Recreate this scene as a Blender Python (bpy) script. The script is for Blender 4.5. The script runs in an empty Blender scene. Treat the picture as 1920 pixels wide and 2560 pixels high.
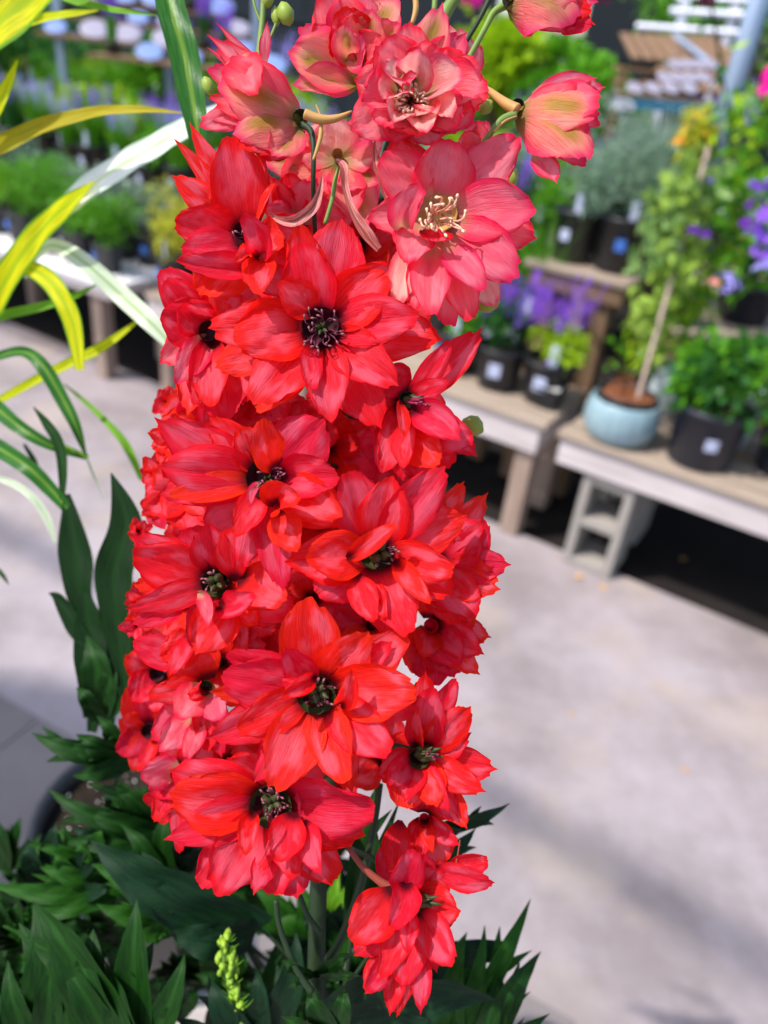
import bpy, math, random
import numpy as np
from mathutils import Vector, Matrix
random.seed(7); RS = np.random.RandomState(11)
sc = bpy.context.scene
R = math.radians

# ------------------------------------------------------------------ camera
FP = 1923.0; PITCH = R(31); ROLL = R(7); CH = 1.65
_f = Vector((0, math.cos(PITCH), -math.sin(PITCH)))
_r0 = Vector((1, 0, 0)); _u0 = Vector((0, math.sin(PITCH), math.cos(PITCH)))
_c, _s = math.cos(ROLL), math.sin(ROLL)
_r = _c*_r0 + _s*_u0; _u = _c*_u0 - _s*_r0
CAMP = Vector((0, 0, CH))
cam = bpy.data.cameras.new('camera'); camo = bpy.data.objects.new('camera', cam); sc.collection.objects.link(camo)
m = Matrix.Identity(4)
for i in range(3):
    m[i][0], m[i][1], m[i][2], m[i][3] = _r[i], _u[i], -_f[i], CAMP[i]
camo.matrix_world = m
cam.sensor_fit = 'VERTICAL'; cam.sensor_height = 36; cam.lens = FP/2560*36
cam.clip_start = 0.02; cam.clip_end = 500
cam.dof.use_dof = True; cam.dof.focus_distance = 0.268; cam.dof.aperture_fstop = 7.2
sc.camera = camo
# ------------------------------------------------------------------ world and sun
SUN_EL = R(56); SUN_AZ = Vector((-0.92, -0.38, 0)).normalized()
w = bpy.data.worlds.new('World'); sc.world = w; w.use_nodes = True
nt = w.node_tree; bg = nt.nodes['Background']
sky = nt.nodes.new('ShaderNodeTexSky'); sky.sky_type = 'NISHITA'; sky.sun_disc = False
sky.sun_elevation = SUN_EL; sky.sun_rotation = math.atan2(SUN_AZ.x, SUN_AZ.y); sky.air_density = 1.0; sky.dust_density = 2.0
nt.links.new(sky.outputs[0], bg.inputs[0]); bg.inputs[1].default_value = 0.15
sl = bpy.data.lights.new('sun', 'SUN'); sl.energy = 3.3; sl.angle = R(0.9); sl.color = (1, .95, .88)
so = bpy.data.objects.new('sun', sl); sc.collection.objects.link(so)
sd = Vector((SUN_AZ.x*math.cos(SUN_EL), SUN_AZ.y*math.cos(SUN_EL), math.sin(SUN_EL)))
so.rotation_euler = sd.to_track_quat('Z', 'Y').to_euler()
sc.view_settings.view_transform = 'Standard'; sc.view_settings.look = 'None'
sc.view_settings.exposure = 0.78; sc.view_settings.gamma = 1.0
sc.cycles.max_bounces = 8; sc.cycles.transmission_bounces = 6; sc.cycles.transparent_max_bounces = 8
sc.cycles.use_denoising = True

# ------------------------------------------------------------------ helpers
def ray(px, py): return _r*((px-960)/FP) - _u*((py-1280)/FP) + _f
def P(px, py, d): return CAMP + ray(px, py)*d
def G(px, py, z=0.0):
    d = ray(px, py); return CAMP + d*((z-CAMP.z)/d.z)
RN = np.array([list(_r), list(_u), list(-_f)])      # camera axes as rows
CN = np.array(list(CAMP))
O = Vector((0.531, 2.708, 0)); E1 = Vector((0.8657, -0.5005, 0)); N1 = Vector((0.5005, 0.8657, 0))
BANG = math.atan2(E1.y, E1.x)
def B(t, n, z=0.0): return O + E1*t + N1*n + Vector((0, 0, z))
def link(o): sc.collection.objects.link(o); return o
def tag(o, label=None, cat=None, group=None, kind=None):
    if label: o['label'] = label
    if cat: o['category'] = cat
    if group: o['group'] = group
    if kind: o['kind'] = kind
    return o
def empty(name, loc=(0, 0, 0), rz=0):
    o = link(bpy.data.objects.new(name, None)); o.location = loc; o.rotation_euler = (0, 0, rz); o.empty_display_size = .05
    return o
def mobj(name, V, F, mat, parent=None, smooth=True, uv=None, tone=None, mats=None, midx=None):
    me = bpy.data.meshes.new(name); me.from_pydata([tuple(v) for v in V], [], [tuple(f) for f in F])
    if smooth: me.polygons.foreach_set('use_smooth', [True]*len(me.polygons))
    if uv is not None:
        l = me.uv_layers.new(name='UVMap'); vi = np.zeros(len(me.loops), dtype=np.int32); me.loops.foreach_get('vertex_index', vi)
        l.data.foreach_set('uv', np.asarray(uv, dtype=np.float32)[vi].ravel())
    if tone is not None:
        a = me.attributes.new('tone', 'FLOAT', 'POINT'); a.data.foreach_set('value', np.asarray(tone, dtype=np.float32))
    for mm in (mats or [mat]): me.materials.append(mm)
    if midx is not None: me.polygons.foreach_set('material_index', midx)
    me.update()
    o = link(bpy.data.objects.new(name, me))
    if parent: o.parent = parent
    return o
class MB:
    """collects boxes, tubes, lathes; builds ONE mesh object"""
    def __init__(s): s.V = []; s.F = []; s.UV = []
    def add(s, V, F, UV=None):
        n = len(s.V); s.V += [tuple(v) for v in V]; s.F += [tuple(i+n for i in f) for f in F]
        s.UV += list(UV) if UV is not None else [(v[0], v[1]) for v in V]
    def box(s, c, size, rz=0, bev=0.0):
        x, y, z = size[0]/2, size[1]/2, size[2]/2; b = min(bev, x*.9, y*.9, z*.9)
        ca, sa = math.cos(rz), math.sin(rz)
        rings = [(-z, b), (-z+b, 0), (z-b, 0), (z, b)] if b > 0 else [(-z, 0), (z, 0)]
        V = []
        for zz, ins in rings:
            X, Y = x-ins, y-ins; bb = b if b > 0 and ins == 0 else 0
            pts = [(-X, -Y+bb), (-X+bb, -Y), (X-bb, -Y), (X, -Y+bb), (X, Y-bb), (X-bb, Y), (-X+bb, Y), (-X, Y-bb)] if b > 0 else [(-X, -Y), (X, -Y), (X, Y), (-X, Y)]
            for px, py in pts: V.append((c[0]+px*ca-py*sa, c[1]+px*sa+py*ca, c[2]+zz))
        k = 8 if b > 0 else 4
        F = [tuple(range(k))[::-1], tuple(range(len(V)-k, len(V)))]
        for r in range(len(rings)-1):
            for i in range(k): F.append((r*k+i, r*k+(i+1) % k, (r+1)*k+(i+1) % k, (r+1)*k+i))
        s.add(V, F)
    def tube(s, pts, rads, n=8, cap=True):
        pts = [Vector(p) for p in pts]
        if not hasattr(rads, '__len__'): rads = [rads]*len(pts)
        V = []; F = []; UV = []; L = 0
        up = None
        for i, p in enumerate(pts):
            t = (pts[min(i+1, len(pts)-1)]-pts[max(i-1, 0)]).normalized()
            if up is None:
                up = Vector((0, 0, 1)) if abs(t.z) < .9 else Vector((1, 0, 0))
            a = t.cross(up).normalized(); b = a.cross(t).normalized(); up = b
            if i: L += (p-pts[i-1]).length
            for k in range(n):
                an = 2*math.pi*k/n; V.append(p+(a*math.cos(an)+b*math.sin(an))*rads[i]); UV.append((k/n, L))
        for i in range(len(pts)-1):
            for k in range(n): F.append((i*n+k, i*n+(k+1) % n, (i+1)*n+(k+1) % n, (i+1)*n+k))
        if cap: F.append(tuple(range(n))[::-1]); F.append(tuple(range(len(V)-n, len(V))))
        s.add(V, F, UV)
    def lathe(s, prof, c=(0, 0, 0), n=32, wob=0.0):
        V = []; F = []; UV = []
        for j, (r, z) in enumerate(prof):
            for k in range(n):
                an = 2*math.pi*k/n; rr = r*(1+wob*math.sin(3*an+j)); V.append((c[0]+rr*math.cos(an), c[1]+rr*math.sin(an), c[2]+z)); UV.append((k/n, z))
        for j in range(len(prof)-1):
            for k in range(n): F.append((j*n+k, j*n+(k+1) % n, (j+1)*n+(k+1) % n, (j+1)*n+k))
        if prof[0][0] > 1e-4: F.append(tuple(range(n))[::-1])
        if prof[-1][0] > 1e-4: F.append(tuple(range(len(V)-n, len(V))))
        s.add(V, F, UV)
    def build(s, name, mat, parent=None, smooth=False):
        o = mobj(name, s.V, s.F, mat, parent, smooth, uv=s.UV)
        return o

# ------------------------------------------------------------------ materials
def mat(name):
    m = bpy.data.materials.new(name); m.use_nodes = True; n = m.node_tree.nodes; l = m.node_tree.links
    return m, n, l, n['Principled BSDF']
def plain(name, col, rough=.6, spec=.4, noise=0.0, nscale=20, col2=None, metal=0, bump=0.0, stretch=None, coat=0):
    m, n, l, p = mat(name)
    p.inputs['Roughness'].default_value = rough; p.inputs['Specular IOR Level'].default_value = spec
    p.inputs['Metallic'].default_value = metal; p.inputs['Base Color'].default_value = (*col, 1); p.inputs['Coat Weight'].default_value = coat
    if noise or bump:
        tc = n.new('ShaderNodeTexCoord'); mp = n.new('ShaderNodeMapping'); l.new(tc.outputs['Object'], mp.inputs[0])
        if stretch: mp.inputs['Scale'].default_value = stretch
        t = n.new('ShaderNodeTexNoise'); t.inputs['Scale'].default_value = nscale; t.inputs['Detail'].default_value = 6; t.inputs['Roughness'].default_value = .62
        l.new(mp.outputs[0], t.inputs['Vector'])
        if noise:
            r = n.new('ShaderNodeValToRGB'); r.color_ramp.elements[0].position = .5-.25; r.color_ramp.elements[1].position = .5+.25
            c2 = col2 or tuple(c*.5 for c in col)
            r.color_ramp.elements[0].color = (*[a*(1-noise)+b*noise for a, b in zip(col, c2)], 1); r.color_ramp.elements[1].color = (*col, 1)
            l.new(t.outputs['Fac'], r.inputs[0]); l.new(r.outputs[0], p.inputs['Base Color'])
        if bump:
            b = n.new('ShaderNodeBump'); b.inputs['Strength'].default_value = bump; b.inputs['Distance'].default_value = .01
            l.new(t.outputs['Fac'], b.inputs['Height']); l.new(b.outputs[0], p.inputs['Normal'])
    return m
def math_(n, l, op, a, b=None, c=None, clamp=False):
    x = n.new('ShaderNodeMath'); x.operation = op; x.use_clamp = clamp
    for i, v in enumerate((a, b, c)):
        if v is None: continue
        if isinstance(v, (int, float)): x.inputs[i].default_value = v
        else: l.new(v, x.inputs[i])
    return x.outputs[0]
def mixc(n, l, f, a, b, mode='MIX'):
    x = n.new('ShaderNodeMix'); x.data_type = 'RGBA'; x.blend_type = mode
    if isinstance(f, (int, float)): x.inputs[0].default_value = f
    else: l.new(f, x.inputs[0])
    for i, v in ((6, a), (7, b)):
        if isinstance(v, tuple): x.inputs[i].default_value = (*v, 1)
        else: l.new(v, x.inputs[i])
    return x.outputs[2]
def sstep(n, l, v, a, b):
    x = n.new('ShaderNodeMapRange'); x.interpolation_type = 'SMOOTHSTEP'; l.new(v, x.inputs[0])
    x.inputs[1].default_value = a; x.inputs[2].default_value = b; return x.outputs[0]
def thin(n, l, p, col, trans, rough=.5):
    """add a translucent share to a thin leaf or petal"""
    t = n.new('ShaderNodeBsdfTranslucent'); mx = n.new('ShaderNodeMixShader'); mx.inputs[0].default_value = trans
    if isinstance(col, tuple): t.inputs[0].default_value = (*col, 1)
    else: l.new(col, t.inputs[0])
    l.new(p.outputs[0], mx.inputs[1]); l.new(t.outputs[0], mx.inputs[2])
    out = [x for x in n if x.type == 'OUTPUT_MATERIAL'][0]; l.new(mx.outputs[0], out.inputs[0]); return t
def petal_mat(name, body, pink, edge, base, basev=(0.05, .35), streak=None, trans=.52, pinkamt=.85, vein=.38):
    m, n, l, p = mat(name)
    uvn = n.new('ShaderNodeUVMap'); sp = n.new('ShaderNodeSeparateXYZ'); l.new(uvn.outputs[0], sp.inputs[0])
    u, v = sp.outputs[0], sp.outputs[1]
    at = n.new('ShaderNodeAttribute'); at.attribute_name = 'tone'; rnd = at.outputs['Fac']
    au = math_(n, l, 'ABSOLUTE', math_(n, l, 'MULTIPLY_ADD', u, 2.0, -1.0))
    # streaky veins fanning along the petal
    cmb = n.new('ShaderNodeCombineXYZ'); l.new(math_(n, l, 'MULTIPLY', u, 52.0), cmb.inputs[0]); l.new(math_(n, l, 'MULTIPLY', v, 3.2), cmb.inputs[1]); l.new(math_(n, l, 'MULTIPLY', rnd, 90.0), cmb.inputs[2])
    vn = n.new('ShaderNodeTexNoise'); vn.inputs['Scale'].default_value = 1.0; vn.inputs['Detail'].default_value = 3; vn.inputs['Distortion'].default_value = .9; l.new(cmb.outputs[0], vn.inputs['Vector'])
    cm2 = n.new('ShaderNodeCombineXYZ'); l.new(math_(n, l, 'MULTIPLY', u, 3.0), cm2.inputs[0]); l.new(math_(n, l, 'MULTIPLY', v, 2.0), cm2.inputs[1]); l.new(math_(n, l, 'MULTIPLY', rnd, 37.0), cm2.inputs[2])
    bn = n.new('ShaderNodeTexNoise'); bn.inputs['Scale'].default_value = 1.0; bn.inputs['Detail'].default_value = 2; l.new(cm2.outputs[0], bn.inputs['Vector'])
    veins = sstep(n, l, vn.outputs['Fac'], .585, .635)
    lights = sstep(n, l, vn.outputs['Fac'], .52, .34)
    edgef = math_(n, l, 'MAXIMUM', sstep(n, l, au, .55, 1.0), sstep(n, l, v, .84, 1.0))
    pk = math_(n, l, 'MULTIPLY', sstep(n, l, bn.outputs['Fac'], .42, .62), sstep(n, l, v, .22, .5))
    pk = math_(n, l, 'MULTIPLY', pk, math_(n, l, 'SUBTRACT', 1.0, edgef)); pk = math_(n, l, 'MULTIPLY', pk, pinkamt)
    c = mixc(n, l, pk, body, pink)
    c = mixc(n, l, math_(n, l, 'MULTIPLY', math_(n, l, 'MULTIPLY', lights, sstep(n, l, v, .1, .5)), .20), c, pink)
    c = mixc(n, l, edgef, c, edge)
    if streak:
        g = math_(n, l, 'MULTIPLY', sstep(n, l, au, .5, .05), math_(n, l, 'MULTIPLY', sstep(n, l, v, .2, .5), sstep(n, l, v, .92, .7)))
        c = mixc(n, l, math_(n, l, 'MULTIPLY', g, .85), c, streak)
    c = mixc(n, l, sstep(n, l, v, basev[1], basev[0]), c, base)
    c = mixc(n, l, math_(n, l, 'MULTIPLY', veins, vein), c, mixc(n, l, 1.0, c, (.70, .35, .42), 'MULTIPLY'))
    hs = n.new('ShaderNodeHueSaturation'); l.new(c, hs.inputs['Color']); l.new(math_(n, l, 'MULTIPLY_ADD', rnd, .22, .89), hs.inputs['Value']); l.new(math_(n, l, 'MULTIPLY_ADD', rnd, .012, .494), hs.inputs['Hue'])
    c = hs.outputs[0]
    l.new(c, p.inputs['Base Color']); p.inputs['Roughness'].default_value = .48; p.inputs['Specular IOR Level'].default_value = .22
    b = n.new('ShaderNodeBump'); b.inputs['Strength'].default_value = .7; b.inputs['Distance'].default_value = .0009
    l.new(math_(n, l, 'ADD', vn.outputs['Fac'], math_(n, l, 'MULTIPLY', bn.outputs['Fac'], .6)), b.inputs['Height']); l.new(b.outputs[0], p.inputs['Normal'])
    thin(n, l, p, c, trans)
    return m
RED = petal_mat('petal_red', (.88, .012, .032), (.92, .12, .19), (.88, .005, .012), (.13, .002, .014), basev=(.08, .27))
DEEP = petal_mat('petal_deep_red', (.78, .008, .024), (.82, .07, .13), (.78, .004, .010), (.22, .003, .014), basev=(.05, .26))
CORAL = petal_mat('petal_coral', (.95, .125, .19), (.96, .27, .34), (.95, .02, .09), (.74, .42, .26), basev=(.08, .34), pinkamt=.8, vein=.25)
PALE = petal_mat('petal_pale_coral', (.95, .38, .36), (.96, .60, .52), (.90, .08, .16), (.62, .52, .20), basev=(.05, .42), vein=.2)
SEPAL = petal_mat('petal_green_streaked', (.92, .24, .22), (.94, .38, .32), (.92, .05, .17), (.30, .27, .05), basev=(.04, .34), streak=(.36, .27, .02), vein=.3, pinkamt=.6)
def leaf_mat(name, c1, c2, mid=None, trans=.3, rough=.55, edge=None, spec=.18):
    m, n, l, p = mat(name)
    uvn = n.new('ShaderNodeUVMap'); sp = n.new('ShaderNodeSeparateXYZ'); l.new(uvn.outputs[0], sp.inputs[0])
    au = math_(n, l, 'ABSOLUTE', math_(n, l, 'MULTIPLY_ADD', sp.outputs[0], 2.0, -1.0))
    cmb = n.new('ShaderNodeCombineXYZ'); l.new(math_(n, l, 'MULTIPLY', sp.outputs[0], 14.0), cmb.inputs[0]); l.new(math_(n, l, 'MULTIPLY', sp.outputs[1], 2.0), cmb.inputs[1])
    oi = n.new('ShaderNodeObjectInfo'); l.new(math_(n, l, 'MULTIPLY', oi.outputs['Random'], 50.0), cmb.inputs[2])
    vn = n.new('ShaderNodeTexNoise'); vn.inputs['Scale'].default_value = 1; vn.inputs['Detail'].default_value = 4; l.new(cmb.outputs[0], vn.inputs['Vector'])
    c = mixc(n, l, sstep(n, l, vn.outputs['Fac'], .35, .65), c1, c2)
    if mid: c = mixc(n, l, sstep(n, l, au, .28, .06), c, mid)
    if edge: c = mixc(n, l, sstep(n, l, au, .72, .95), c, edge)
    l.new(c, p.inputs['Base Color']); p.inputs['Roughness'].default_value = rough; p.inputs['Specular IOR Level'].default_value = spec
    b = n.new('ShaderNodeBump'); b.inputs['Strength'].default_value = .4; b.inputs['Distance'].default_value = .0008
    l.new(vn.outputs['Fac'], b.inputs['Height']); l.new(b.outputs[0], p.inputs['Normal'])
    thin(n, l, p, c, trans)
    return m
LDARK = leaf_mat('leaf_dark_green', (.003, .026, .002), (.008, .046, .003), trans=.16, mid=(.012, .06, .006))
LSHADED = leaf_mat('leaf_shaded_green', (.0015, .016, .001), (.003, .026, .0015), trans=.14, mid=(.004, .030, .002))  # leaf green darkened in the colour, for backlit leaves out of the sun
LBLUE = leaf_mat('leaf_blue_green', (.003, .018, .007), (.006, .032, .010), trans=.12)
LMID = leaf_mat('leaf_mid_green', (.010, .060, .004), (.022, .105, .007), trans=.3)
LBRIGHT = leaf_mat('leaf_bright_green', (.10, .30, .015), (.20, .42, .02), trans=.4)
LYEL = leaf_mat('blade_yellow_green', (.55, .58, .004), (.78, .76, .006), mid=(.42, .56, .008), edge=(.12, .34, .01), trans=.5)
LOLIVE = leaf_mat('blade_olive', (.32, .26, .008), (.42, .36, .01), trans=.3)
LPALE = leaf_mat('blade_pale_variegated', (.50, .62, .42), (.66, .74, .56), mid=(.32, .46, .20), trans=.3, rough=.25)
LWHITE = leaf_mat('blade_white_glare', (.80, .86, .78), (.92, .93, .90), mid=(.62, .76, .45), edge=(.55, .72, .55), trans=.25, rough=.2)  # glare reflected off the blade, painted as a white leaf colour
LSTRIPE = leaf_mat('blade_striped_green', (.02, .11, .018), (.04, .16, .02), mid=(.14, .28, .03), trans=.35, rough=.3)
STEM = plain('stem_dark_green', (.016, .036, .012), .6, .3, noise=.6, nscale=60, stretch=(1, 1, .15))
STEMG = plain('stem_light_green', (.16, .26, .04), .55, .3, noise=.5, nscale=80, col2=(.08, .12, .05))
STEMR = plain('stem_reddish', (.28, .05, .035), .6, .3, noise=.5, nscale=60, col2=(.12, .06, .03))
SPUR = plain('spur_olive', (.42, .27, .07), .55, .3, noise=.6, nscale=60, col2=(.45, .14, .08), stretch=(1, 1, .2))
BRACT = plain('bract_brown_red', (.38, .10, .06), .6, .3, noise=.7, nscale=120, col2=(.14, .04, .03), bump=.3)
DARKC = plain('flower_throat_dark', (.045, .012, .018), .7, .2, noise=.6, nscale=200, col2=(.015, .006, .01))
PIST = plain('pistil_green', (.045, .055, .016), .5, .3, noise=.6, nscale=200)
FILP = plain('filament_purple', (.20, .012, .045), .5, .3)
FILC = plain('filament_cream', (.78, .42, .30), .5, .3)
ANTH = plain('anther_cream', (.55, .38, .24), .6, .3, noise=.6, nscale=600, col2=(.20, .08, .05))
DEEPF = plain('filament_dark', (.09, .010, .028), .5, .3)
ANTHD = plain('anther_dusky', (.30, .11, .12), .6, .3, noise=.7, nscale=900, col2=(.10, .02, .04))
ANTHW = plain('anther_pale', (.85, .66, .42), .6, .3, noise=.5, nscale=600, col2=(.5, .22, .10))
BUDG = plain('bud_green', (.20, .34, .035), .5, .3, noise=.6, nscale=70, col2=(.30, .22, .05))

# ------------------------------------------------------------------ petals and flowers
def cam3(px, py, d): return np.array([(px-960)/FP*d, -(py-1280)/FP*d, -d])
def toworld(V): return V @ RN + CN
_nu, _nv = 15, 24
_U, _S = np.meshgrid(np.linspace(-1, 1, _nu), np.linspace(0, 1, _nv))
_PF = [(j*_nu+i, j*_nu+i+1, (j+1)*_nu+i+1, (j+1)*_nu+i) for j in range(_nv-1) for i in range(_nu-1)]
def bez(a, m, b, s):
    s = s[..., None]; return (1-s)**2*a + 2*s*(1-s)*m + s**2*b
def smooth_noise(x, seed, k=5):
    r = np.random.RandomState(seed); o = 0
    for i in range(k): o = o + r.uniform(-1, 1)*np.sin(x*r.uniform(2, 9)+r.uniform(0, 6.28))
    return o/k
def petal_verts(b, t, w, bow=0, arch=.12, roll=0., cup=.25, ruf=.06, pt=1.0, curl=0., seed=0, rnd=.34, claw=.15, wpx=None):
    """b, t: camera-space base and tip; w in metres"""
    r = np.random.RandomState(seed)
    ax = t-b; L = np.linalg.norm(ax); a = ax/L
    view = np.array([0, 0, 1.0])
    side0 = np.cross(a, view); side0 /= np.linalg.norm(side0); nor0 = np.cross(side0, a)
    if nor0[2] < 0: nor0 = -nor0
    M = (b+t)/2 + side0*bow + nor0*arch*L
    U, S = _U, _S
    teeth = .016*np.sin(U*r.uniform(22, 30)+r.uniform(0, 6)) + .012*np.sin(U*r.uniform(38, 52)+r.uniform(0, 6))
    notch = r.uniform(-.03, .05)
    Lu = .975 - rnd*np.abs(U)**2.6 + .045*pt*np.exp(-(U/.12)**2) - notch*np.exp(-((U-r.uniform(-.6, .6))/.15)**2) + teeth*np.clip(np.abs(U)*1.5, .2, 1) + .05*smooth_noise(U*1.5, seed+5)
    s = S*Lu
    C = bez(b, M, t, s)
    T = 2*(1-s)[..., None]*(M-b)+2*s[..., None]*(t-M); T /= np.linalg.norm(T, axis=-1, keepdims=True)
    side = np.cross(T, view); side /= (np.linalg.norm(side, axis=-1, keepdims=True)+1e-9)
    nor = np.cross(side, T); nor *= np.sign(nor[..., 2:3]+1e-9)
    ang = roll + r.uniform(-.10, .10) + .18*r.uniform(-1, 1)*S
    ca, sa = np.cos(ang)[..., None], np.sin(ang)[..., None]
    side, nor = side*ca+nor*sa, nor*ca-side*sa
    q = np.clip(S/.60, 0, 1); hw = w/2*(claw+(1-claw)*np.sin(np.pi/2*q)**1.1)
    hw = hw*np.where(S > .60, np.sqrt(np.clip(1-.56*((S-.60)/.40)**2.6, 0, 1)), 1)*(1+.05*smooth_noise(S*2, seed+9))
    cupv = cup*(1-.5*S)
    z = cupv*hw*(np.abs(U)**2-.35)
    z += -.09*hw*np.exp(-(U/.13)**2)*np.clip(S*3, 0, 1)                      # midrib fold
    z += ruf*hw*(S**1.6)*(np.sin(U*r.uniform(3, 5.5)+r.uniform(0, 6.3)+2*S)*np.abs(U)**.8)*1.6
    z += ruf*.9*hw*smooth_noise(U*1.2+S*1.7, seed+31)*S
    z += ruf*.35*hw*np.sin(U*17+smooth_noise(S*3, seed+3)*4)*S*.5 + .10*hw*smooth_noise(S*4+U*2.2, seed+71)*np.clip(S*2, 0, 1)
    e = np.clip((S-.62)/.38, 0, 1); z -= curl*L*e**2
    shrink = 1-.5*np.clip(cup, 0, 1.2)*(np.abs(U)**2)*.25
    V = C + side*(U*hw*shrink)[..., None] + nor*z[..., None]
    return V.reshape(-1, 3)
PUV = np.stack([(_U*.5+.5).ravel(), _S.ravel()], 1)
_pc = [0]
def add_petal(parent, D, base, tx, ty, w, lay=1, matr=None, name='petal', **k):
    _pc[0] += 1; seed = _pc[0]*13+1; r = np.random.RandomState(seed)
    bx, by = k.pop('b', base)
    zt = {0: .004, 1: -.002, 2: -.008, -1: .010, -2: .018}[lay] + r.uniform(-.0012, .0012) + k.pop('dz', 0)
    zb = {0: .011, 1: .009, 2: .006, -1: .014, -2: .022}[lay] + k.pop('db', 0)
    bw = k.pop('bow', r.uniform(-5, 5))*D/FP
    k.setdefault('arch', {0: .07, 1: .10, 2: .15, -1: .05, -2: .05}[lay]); k.setdefault('cup', r.uniform(.15, .45))
    k.setdefault('ruf', r.uniform(.08, .17)); k.setdefault('rnd', r.uniform(.16, .27)); k.setdefault('curl', r.uniform(-.02, .06))
    k.setdefault('pt', r.choice([.0, .3, .8]) if lay > 0 else r.choice([.3, .9, 1.4]))
    b3 = cam3(bx, by, D+zb); t3 = cam3(tx, ty, D+zt)
    V = toworld(petal_verts(b3, t3, w*1.36*D/FP, bow=bw, seed=seed, **k))
    return mobj(name, V, _PF, matr, parent, True, uv=PUV, tone=[r.rand()]*len(V))
def pc(px, py, d): return Vector(toworld(cam3(px, py, d)))
def stamens(parent, cx, cy, D, rad, n, fil, anth, out=.010, thick=.0004, curl=.5, axis=(0, 0)):
    f = MB(); a = MB(); rr = np.random.RandomState(int(cx+cy))
    for i in range(n):
        an = rr.uniform(0, 6.28); q = math.sqrt(rr.uniform(.1, 1))*rad
        p0 = (cx+math.cos(an)*q*.3, cy+math.sin(an)*q*.3); ex = cx+axis[0]+math.cos(an)*q; ey = cy+axis[1]+math.sin(an)*q
        pts = []; hk = rr.uniform(-1, 1)*curl*rad*.6
        for j in range(7):
            s = j/6; px = p0[0]+(ex-p0[0])*s+math.sin(s*2.6)*hk*math.sin(an); py = p0[1]+(ey-p0[1])*s-math.sin(s*2.6)*hk*math.cos(an)
            pts.append(pc(px, py, D+.010-out*math.sin(s*1.9)*rr.uniform(.92, 1.08)))
        f.tube(pts, [thick*(1.2-.5*s/6) for s in range(7)], 5)
        e = pts[-1]; d = (pts[-1]-pts[-2]).normalized(); a.tube([e-d*.0004, e+d*.0004, e+d*.0010], [thick*1.0, thick*1.5, thick*.7], 5)
    s = f.build('stamen_cluster', fil, parent, True); x = a.build('anther_cluster', anth, parent, True); return s
def throat(parent, cx, cy, D, rad, m, depth=.012):
    """short cup and pistil at the flower's heart"""
    mb = MB(); r = rad*D/FP
    c = cam3(cx, cy, D+depth)
    prof = [(0.0, .0), (r*.5, .0002), (r*.95, .0018), (r*1.15, .004), (r*1.2, .0055)]
    n = 14; V = []; F = []
    for j, (q, z) in enumerate(prof):
        for k in range(n): V.append(toworld(c+np.array([q*math.cos(6.283*k/n), q*math.sin(6.283*k/n), z])))
    for j in range(len(prof)-1):
        for k in range(n): F.append((j*n+k, j*n+(k+1) % n, (j+1)*n+(k+1) % n, (j+1)*n+k))
    mb.add(V, F)
    return mb.build('flower', m, parent, True)
def pistil(parent, cx, cy, D, ln, rad, dirpx=(0, 0), n=4, m=None, tipm=None):
    mb = MB()
    for i in range(n):
        an = 6.283*i/n+.4; ox, oy = math.cos(an)*rad*.45, math.sin(an)*rad*.45
        pts = [pc(cx+ox*.6, cy+oy*.6, D+.010), pc(cx+ox+dirpx[0]*.45, cy+oy+dirpx[1]*.45, D+.010-ln*.5), pc(cx+ox*.9+dirpx[0]*.85, cy+oy*.9+dirpx[1]*.85, D+.010-ln*.9), pc(cx+ox*1.7+dirpx[0]*1.25, cy+oy*1.7+dirpx[1]*1.25, D+.010-ln*1.15)]
        q = rad*.45*D/FP; mb.tube(pts, [q, q*1.1, q*.6, q*.12], 7)
    return mb.build('pistil', m or PIST, parent, True)

BRL = leaf_mat('bract_pink_brown', (.42, .10, .09), (.62, .26, .24), mid=(.30, .08, .04), trans=.25, rough=.4)
PLANT = empty('delphinium', (0, 0, 0))
PLANT.location = P(800, 2600, .40)
tag(PLANT, 'tall potted delphinium with a dense spike of ruffled red flowers, sharply in focus', 'flowering plant')
bpy.context.view_layer.update()
PINV = PLANT.matrix_world.inverted()
class _Par:  # meshes are built in world space, then kept there under the plant
    pass
def adopt(o, parent):
    o.parent = parent; o.matrix_parent_inverse = Matrix.Translation(-PLANT.location) if parent is PLANT else Matrix.Identity(4)
def flower(c, D, petals, mk='R', th='dark', tr=24, st=None, label=None, ped=None):
    M = {'R': RED, 'D': DEEP, 'C': CORAL, 'P': PALE, 'S': SEPAL}
    tm = {'dark': DARKC, 'green': PIST, 'cream': SPUR, 'red': DEEP}[th]
    fl = throat(None, c[0], c[1], D, tr, tm); adopt(fl, PLANT)
    if label: fl['label'] = label
    for pt in petals:
        tx, ty, w_, lay = pt[:4]; k = dict(pt[4]) if len(pt) > 4 else {}
        if 'b' not in k and tr > 12:
            L = math.hypot(tx-c[0], ty-c[1]); k['b'] = (c[0]+(tx-c[0])/L*tr*.62, c[1]+(ty-c[1])/L*tr*.62); k.setdefault('claw', .38); k.setdefault('db', .002)
        mm = M[k.pop('m', mk)]
        add_petal(fl, D, c, tx, ty, w_, lay, mm, 'petal', **k)
    if st: st(fl)
    if ped:
        mb = MB(); p0 = pc(ped[0], ped[1], .325); p3 = pc(c[0], c[1], D+.014)
        p1 = p0.lerp(p3, .4)+Vector((0, 0, .006))
        mb.tube([p0, p1, p0.lerp(p3, .75)+Vector((0, 0, .005)), p3], [.0012, .0011, .0012, .002], 7); mb.build('flower_stalk', STEM, fl, True)
    return fl
def st_dark(c, D, rad=45, n=16): return lambda fl: (stamens(fl, c[0], c[1], D-.002, rad, n, DEEPF, ANTHD, out=.006, thick=.0003), pistil(fl, c[0], c[1], D, .006, rad*.35))
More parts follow.
